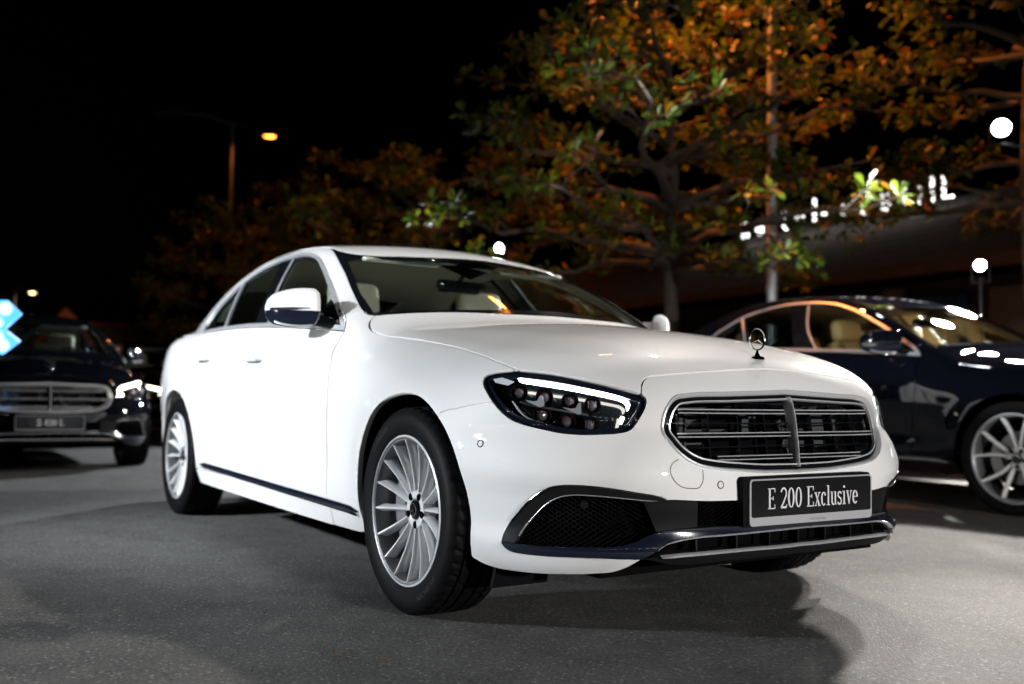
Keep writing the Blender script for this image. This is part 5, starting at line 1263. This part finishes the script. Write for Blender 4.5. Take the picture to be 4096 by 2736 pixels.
tree('farthest almond tree of the row, below the double-armed street lamp',(-24.5,6.0,0),43,[(2.0,6,2.4,.06,.1),(2.9,6,3.0,.18,.6),(3.8,5,2.4,.25,.2),(4.6,5,1.6,.4,.5)],5.3,.11,0,nsub=4,leaf=(.16,.24),per=(5,8))
TL=flood('white flood light fixed to the trunk of the right almond tree',(-2.25,6.55,3.36),0,(1.2,.3,.2),2500,size=125,blend=.3,stand=False,post=wall_arm,w=.17,col=(1,.94,.87))
def clamp_arm(root,hp,q):
    m_=MB(); m_.tube([hp+Vector((0,0,-.16)),Vector((-.10,.10,-.18)),Vector((-.22,.22,-.18))],.018,8); m_.build('bracket',MT['lamp_housing'],root)
HM=flood('unseen white flood light added high on the grey street lamp pole to brighten the bonnet',(-4.5,5.9,8.5),0,(1.05,-.7,0),2900,size=36,blend=.7,stand=False,post=clamp_arm,w=.3,col=(1,.93,.86))  # unseen lamp added to brighten the bonnet and the asphalt ahead
# ------------------------------------------------------------------ restaurant building behind
pmat('roof_tile',(.27,.235,.22),.75,bump=.4,bscale=30,var=.35,vscale=3); pmat('fascia_wood',(.20,.125,.085),.6,var=.3,vscale=4); pmat('wall_dark',(.06,.05,.045),.8,var=.3,vscale=2); pmat('wall_tan',(.30,.25,.18),.8,var=.35,vscale=2.5); pmat('shutter_blue',(.04,.15,.30),.5,var=.25,vscale=3)
pmat('sign_letter',(1,1,1),.4,emit=(1,.98,.95),estr=3.2)
bld=empty('tiled_building',(-8,13.4,0)); tag(bld,'long low building with brown tiled mansard roof and blue shutters','building')
bld.rotation_euler[2]=R(-4.5)
EZ,RZ,RB=3.15,5.05,3.1; X0,X1=-34,12
m_=MB(); m_.box(((X0+X1)/2,.9+3,1.5),(X1-X0,6,3.0)); m_.build('wall',MT['wall_dark'],bld,False)
m_=MB(); m_.add([(X0,-.35,EZ),(X1,-.35,EZ),(X1,RB,RZ),(X0,RB,RZ),(X0,RB+4,RZ),(X1,RB+4,RZ)],[(0,1,2,3),(3,2,5,4)]); m_.build('roof_deck',MT['roof_tile'],bld,False)
for i in range(12):
    m_=MB(); m_.box((X0+(X1-X0)*(i+.5)/12,-.40,EZ-.07),((X1-X0)/12-.012,.05,.20)); m_.build('fascia_board',MT['fascia_wood'],bld,False)
    m_=MB(); m_.box((X0+(X1-X0)*(i+.5)/12,-.05,EZ-.10),((X1-X0)/12-.02,.64,.03)); m_.build('soffit_board',MT['fascia_wood'],bld,False)
# barrel tiles: nearest 300 singly, the rest together
sl=math.hypot(RB+.35,RZ-EZ); ang=math.atan2(RZ-EZ,RB+.35); tw,tl=.26,.36
q=MB(); V=[];k=6
for yy in (0,1):
    for j in range(k+1):
        a=math.pi*j/k; V.append((-.5*tw*.96*math.cos(a)*(1-.08*yy),yy*tl*1.12,.05*math.sin(a)+(.028 if yy==0 else .0)))
q.add(V,[(j,j+1,k+1+j+1,k+1+j) for j in range(k)]+[tuple(range(k,-1,-1))]); tile_me=q.mesh('roof_tile'); tile_me.materials.append(MT['roof_tile'])
RM=Matrix.Rotation(ang,4,'X'); bm_far=MB(); nr=int(sl/tl); cand=[]
for r_ in range(nr):
    for c in range(int((X1-X0)/tw)):
        x=X0+(c+.5)*tw; p=Vector((x,-.35,EZ+.004))+RM.to_3x3()@Vector((0,r_*tl,0)); cand.append((abs(x+2.0)+r_*.3,p))
cand.sort(key=lambda t:t[0]); rnd=random.Random(3)
for i,(d,p) in enumerate(cand):
    M=Matrix.Translation(p+Vector((rnd.gauss(0,.006),0,0)))@RM@Matrix.Rotation(rnd.gauss(0,.02),4,'Z')
    if i<300: o=bpy.data.objects.new('roof_tile',tile_me); link(o); o.parent=bld; o.matrix_local=M
    else: bm_far.add([M@v.co for v in tile_me.vertices],[pp.vertices[:] for pp in tile_me.polygons])
o=bm_far.build('roof_tiles',MT['roof_tile'],bld); o['kind']='stuff'
# front wall openings: blue shutters and tan piers
for x in np.arange(-31.6+1.8,12,3.6):
    m_=MB(); m_.box((x,.84,1.45),(.42,.16,2.9)); m_.build('pier',MT['wall_tan'],bld,False)
for x in (-.3,-4.6):
    for k in range(8):
        m_=MB(); m_.box((x-.86+k*.245,.80,1.40),(.225,.05+.02*(k%2),2.6)); m_.build('shutter_board',MT['shutter_blue'],bld,False)
m_=MB(); m_.box((3.6,.82,1.40),(5.0,.1,2.7)); m_.build('tan_panel',MT['wall_tan'],bld,False)
# lit rooftop letters
def SA(*a): return arcp(*a)
sg=empty('roof_sign',(-8,13.4,0)); sg.rotation_euler[2]=R(-4.5); tag(sg,'row of glowing white script letters standing on the tiled roof','sign')
LT=[('n',[([(0,0),(0,.55)],.09),([(0,.40)]+arcp(.16,.38,.16,.15,180,0,8)+[(.32,0)],.08)],.55),
('a',[(arcp(.17,.24,.15,.22,0,360,14),.08),([(.33,0),(.33,.5)],.08)],.60),
('i',[([(0,0),(0,.48)],.09),([(0,.62),(0,.70)],.1)],.34),
('t',[([(.1,.7),(.1,.1),(.24,.02)],.08),([(-.02,.48),(.26,.48)],.07)],.48),
('e',[(arcp(.2,.24,.19,.23,0,310,14),.08),([(.02,.26),(.38,.26)],.07)],.62),
('l',[([(.02,0),(.02,.85)],.10)],.30),
('e',[(arcp(.2,.26,.2,.25,0,310,14),.09),([(.02,.28),(.38,.28)],.07)],.62),
('c',[(arcp(.2,.25,.2,.24,60,300,12),.09)],.55),
('d',[(arcp(.18,.24,.17,.23,0,360,14),.08),([(.36,0),(.36,.8)],.09)],.62),
('u',[([(0,.5),(0,.15)]+arcp(.15,.15,.15,.14,180,360,8)+[(.30,.5)],.09)],.55),
('t',[([(.1,.75),(.1,.1),(.26,.02)],.09),([(-.04,.5),(.28,.5)],.07)],.48),
('i',[([(0,0),(0,.5)],.09),([(0,.64),(0,.74)],.1)],.30),
('l',[([(.02,0),(.02,.85)],.10)],.30),
('L',[([(0,.75),(0,.03),(.36,.03)],.10)],.5)]
x=-6.55; pitch=.93
for ch,st,adv in LT:
    m_=MB(); M=Matrix(((1,0,0,0),(0,0,-1,0),(0,1,0,0),(0,0,0,1)))
    for P,w in st: stroke(m_,[(p[0]*.56,p[1]*.70) for p in P],w*.34,M,.06)
    o=m_.build('letter',MT['sign_letter'],sg,False); o.location=(x,1.95,4.78); x+=adv*pitch
    m_=MB(); m_.tube([(.05,.03,-.62),(.05,.03,.1)],.012,5); s_=m_.build('letter_post',MT['pole_black'],o,False)
# low dark buildings far behind on the left
pmat('far_wall',(.03,.025,.025),.9); pmat('far_red',(.20,.02,.015),.6); pmat('tent_cloth',(.45,.22,.11),.8)
fb=empty('far_hall',(-70,14,0)); tag(fb,'low dark hall with a dull red parapet far behind the cars','building')
m_=MB(); m_.box((0,0,2.5),(8,26,5.0)); m_.build('wall',MT['far_wall'],fb,False)
m_=MB(); m_.box((4.05,0,4.98),(.12,26.1,.24)); m_.build('parapet',MT['far_red'],fb,False)
tn=empty('canopy_tent',(-36.3,3.26,0)); tag(tn,'small orange-lit canopy tent peak beyond the long black sedan','tent')
m_=MB(); s_=1.3; m_.add([(-s_,-s_,2.25),(s_,-s_,2.25),(s_,s_,2.25),(-s_,s_,2.25),(0,0,3.71)],[(0,1,4),(1,2,4),(2,3,4),(3,0,4)]); m_.build('roof_cloth',MT['tent_cloth'],tn,False)
for a,b in ((-1,-1),(1,-1),(1,1),(-1,1)): m_=MB(); m_.tube([(a*s_,b*s_,0),(a*s_,b*s_,2.25)],.03,6); m_.build('tent_pole',MT['pole_paint'],tn)
# glowing arrow-edged light box at the left edge
def panel_light():
    m,N,Lk,b=new_mat('lightbox'); tc=N.new('ShaderNodeTexCoord'); n=N.new('ShaderNodeTexVoronoi'); n.inputs['Scale'].default_value=9; Lk.new(tc.outputs['Object'],n.inputs['Vector'])
    cr=N.new('ShaderNodeValToRGB'); E_=cr.color_ramp.elements; E_[0].position=.08; E_[0].color=(.9,.35,.12,1); E_[1].position=.5; E_[1].color=(.05,.35,.9,1); e=E_.new(.2); e.color=(.75,.92,1,1)
    Lk.new(n.outputs['Distance'],cr.inputs[0]); b.inputs['Base Color'].default_value=(.1,.1,.1,1); Lk.new(cr.outputs[0],b.inputs['Emission Color']); b.inputs['Emission Strength'].default_value=2.2
panel_light()
lb=empty('light_box',(-4.55,-1.77,0),R(-20)); tag(lb,'glowing pale blue light box with pointed edge beside the long black sedan','light box')
M=Matrix(((0,0,1,0),(1,0,0,0),(0,1,0,0),(0,0,0,1)))
for z0,s_ in ((1.20,1.0),(1.02,.8)):
    m_=MB(); m_.prism([(-.45,-.10*s_),(.10,-.10*s_),(.21,.02*s_),(.12,.11*s_),(-.45,.10*s_)],-.02,.02,Matrix.Translation((0,0,z0))@M); m_.build('lit_panel',MT['lightbox'],lb,False)
m_=MB(); m_.tube([(-.05,-.40,0),(-.05,-.40,1.35)],.02,8); m_.build('post',MT['pole_black'],lb); m_=MB(); m_.box((-.05,-.40,.01),(.4,.4,.02),None,.004); m_.build('foot',MT['pole_black'],lb)

# unseen bulb strings added to put sparkle reflections on chrome and paint
pmat('bulb_glass',(1,1,1),.2,emit=(1,.93,.84),estr=55)
for lab,(xa,ya),(xb,yb),nb in (('unseen string of small white bulbs added for reflections on the bonnet of the white sedan',(10.5,-9.5),(12.5,3.5),16),('unseen string of small white bulbs added for reflections along the side of the white sedan',(-6.5,-13.0),(7.5,-13.5),18)):
    st=empty('reflection_bulbs',(xa,ya,0)); tag(st,lab,'reflection bulbs'); d=Vector((xb-xa,yb-ya,0)); P=[]
    for e in (Vector((0,0,0)),d): m_=MB(); m_.tube([e,e+Vector((0,0,3.3))],.03,8); m_.build('post',MT['pole_black'],st)
    for i in range(nb+1): t=i/nb; P.append(d*t+Vector((0,0,3.25-.55*4*t*(1-t))))
    m_=MB(); m_.tube(P,.006,5); m_.build('cable',MT['pole_black'],st)
    for p in P[1:-1]:
        m_=MB(); g=MB().lathe([(0,-.13),(.028,-.115),(.038,-.085),(.03,-.05),(.014,-.02),(.014,0)],12,'z'); m_.add([Vector(v)+p for v in g.v],g.f); m_.build('bulb',MT['bulb_glass'],st)
# ------------------------------------------------------------------ the parked cars
car('parked_car','white sedan with a black plate lettered E 200 Exclusive and lit headlights',(0,0,0),0,1,'white_paint',plate=('E 200 Exclusive',(.900,.024,.419),R(-1.5),.535,.135,.395,.060))
car('parked_car','glossy black sedan with silver twin-spoke wheels and tan seats in front of the almond trees',(-.52,4.66,0),R(-2.3),1.08,'obsidian_paint',wheel=10,leather='leather_tan',white=False,detail=False,trimcol='leather_dark')
car('parked_car','long black sedan with plate lettered S 450 L and glowing headlight strips',(-6.9,-1.15,0),R(-.9),1.02,'black_paint',wheel=10,plate=('S 450 L',(.900,0,.419),0,.52,.125,.20,.048),white=False,drl='drl_strong',detail=False,mirror_cap=MT['chrome'])
car('parked_car','black sedan tucked behind the white sedan and the long black sedan',(-11.3,1.35,0),0,1,'black_paint',wheel=10,white=False,drl='drl_strong',detail=False)
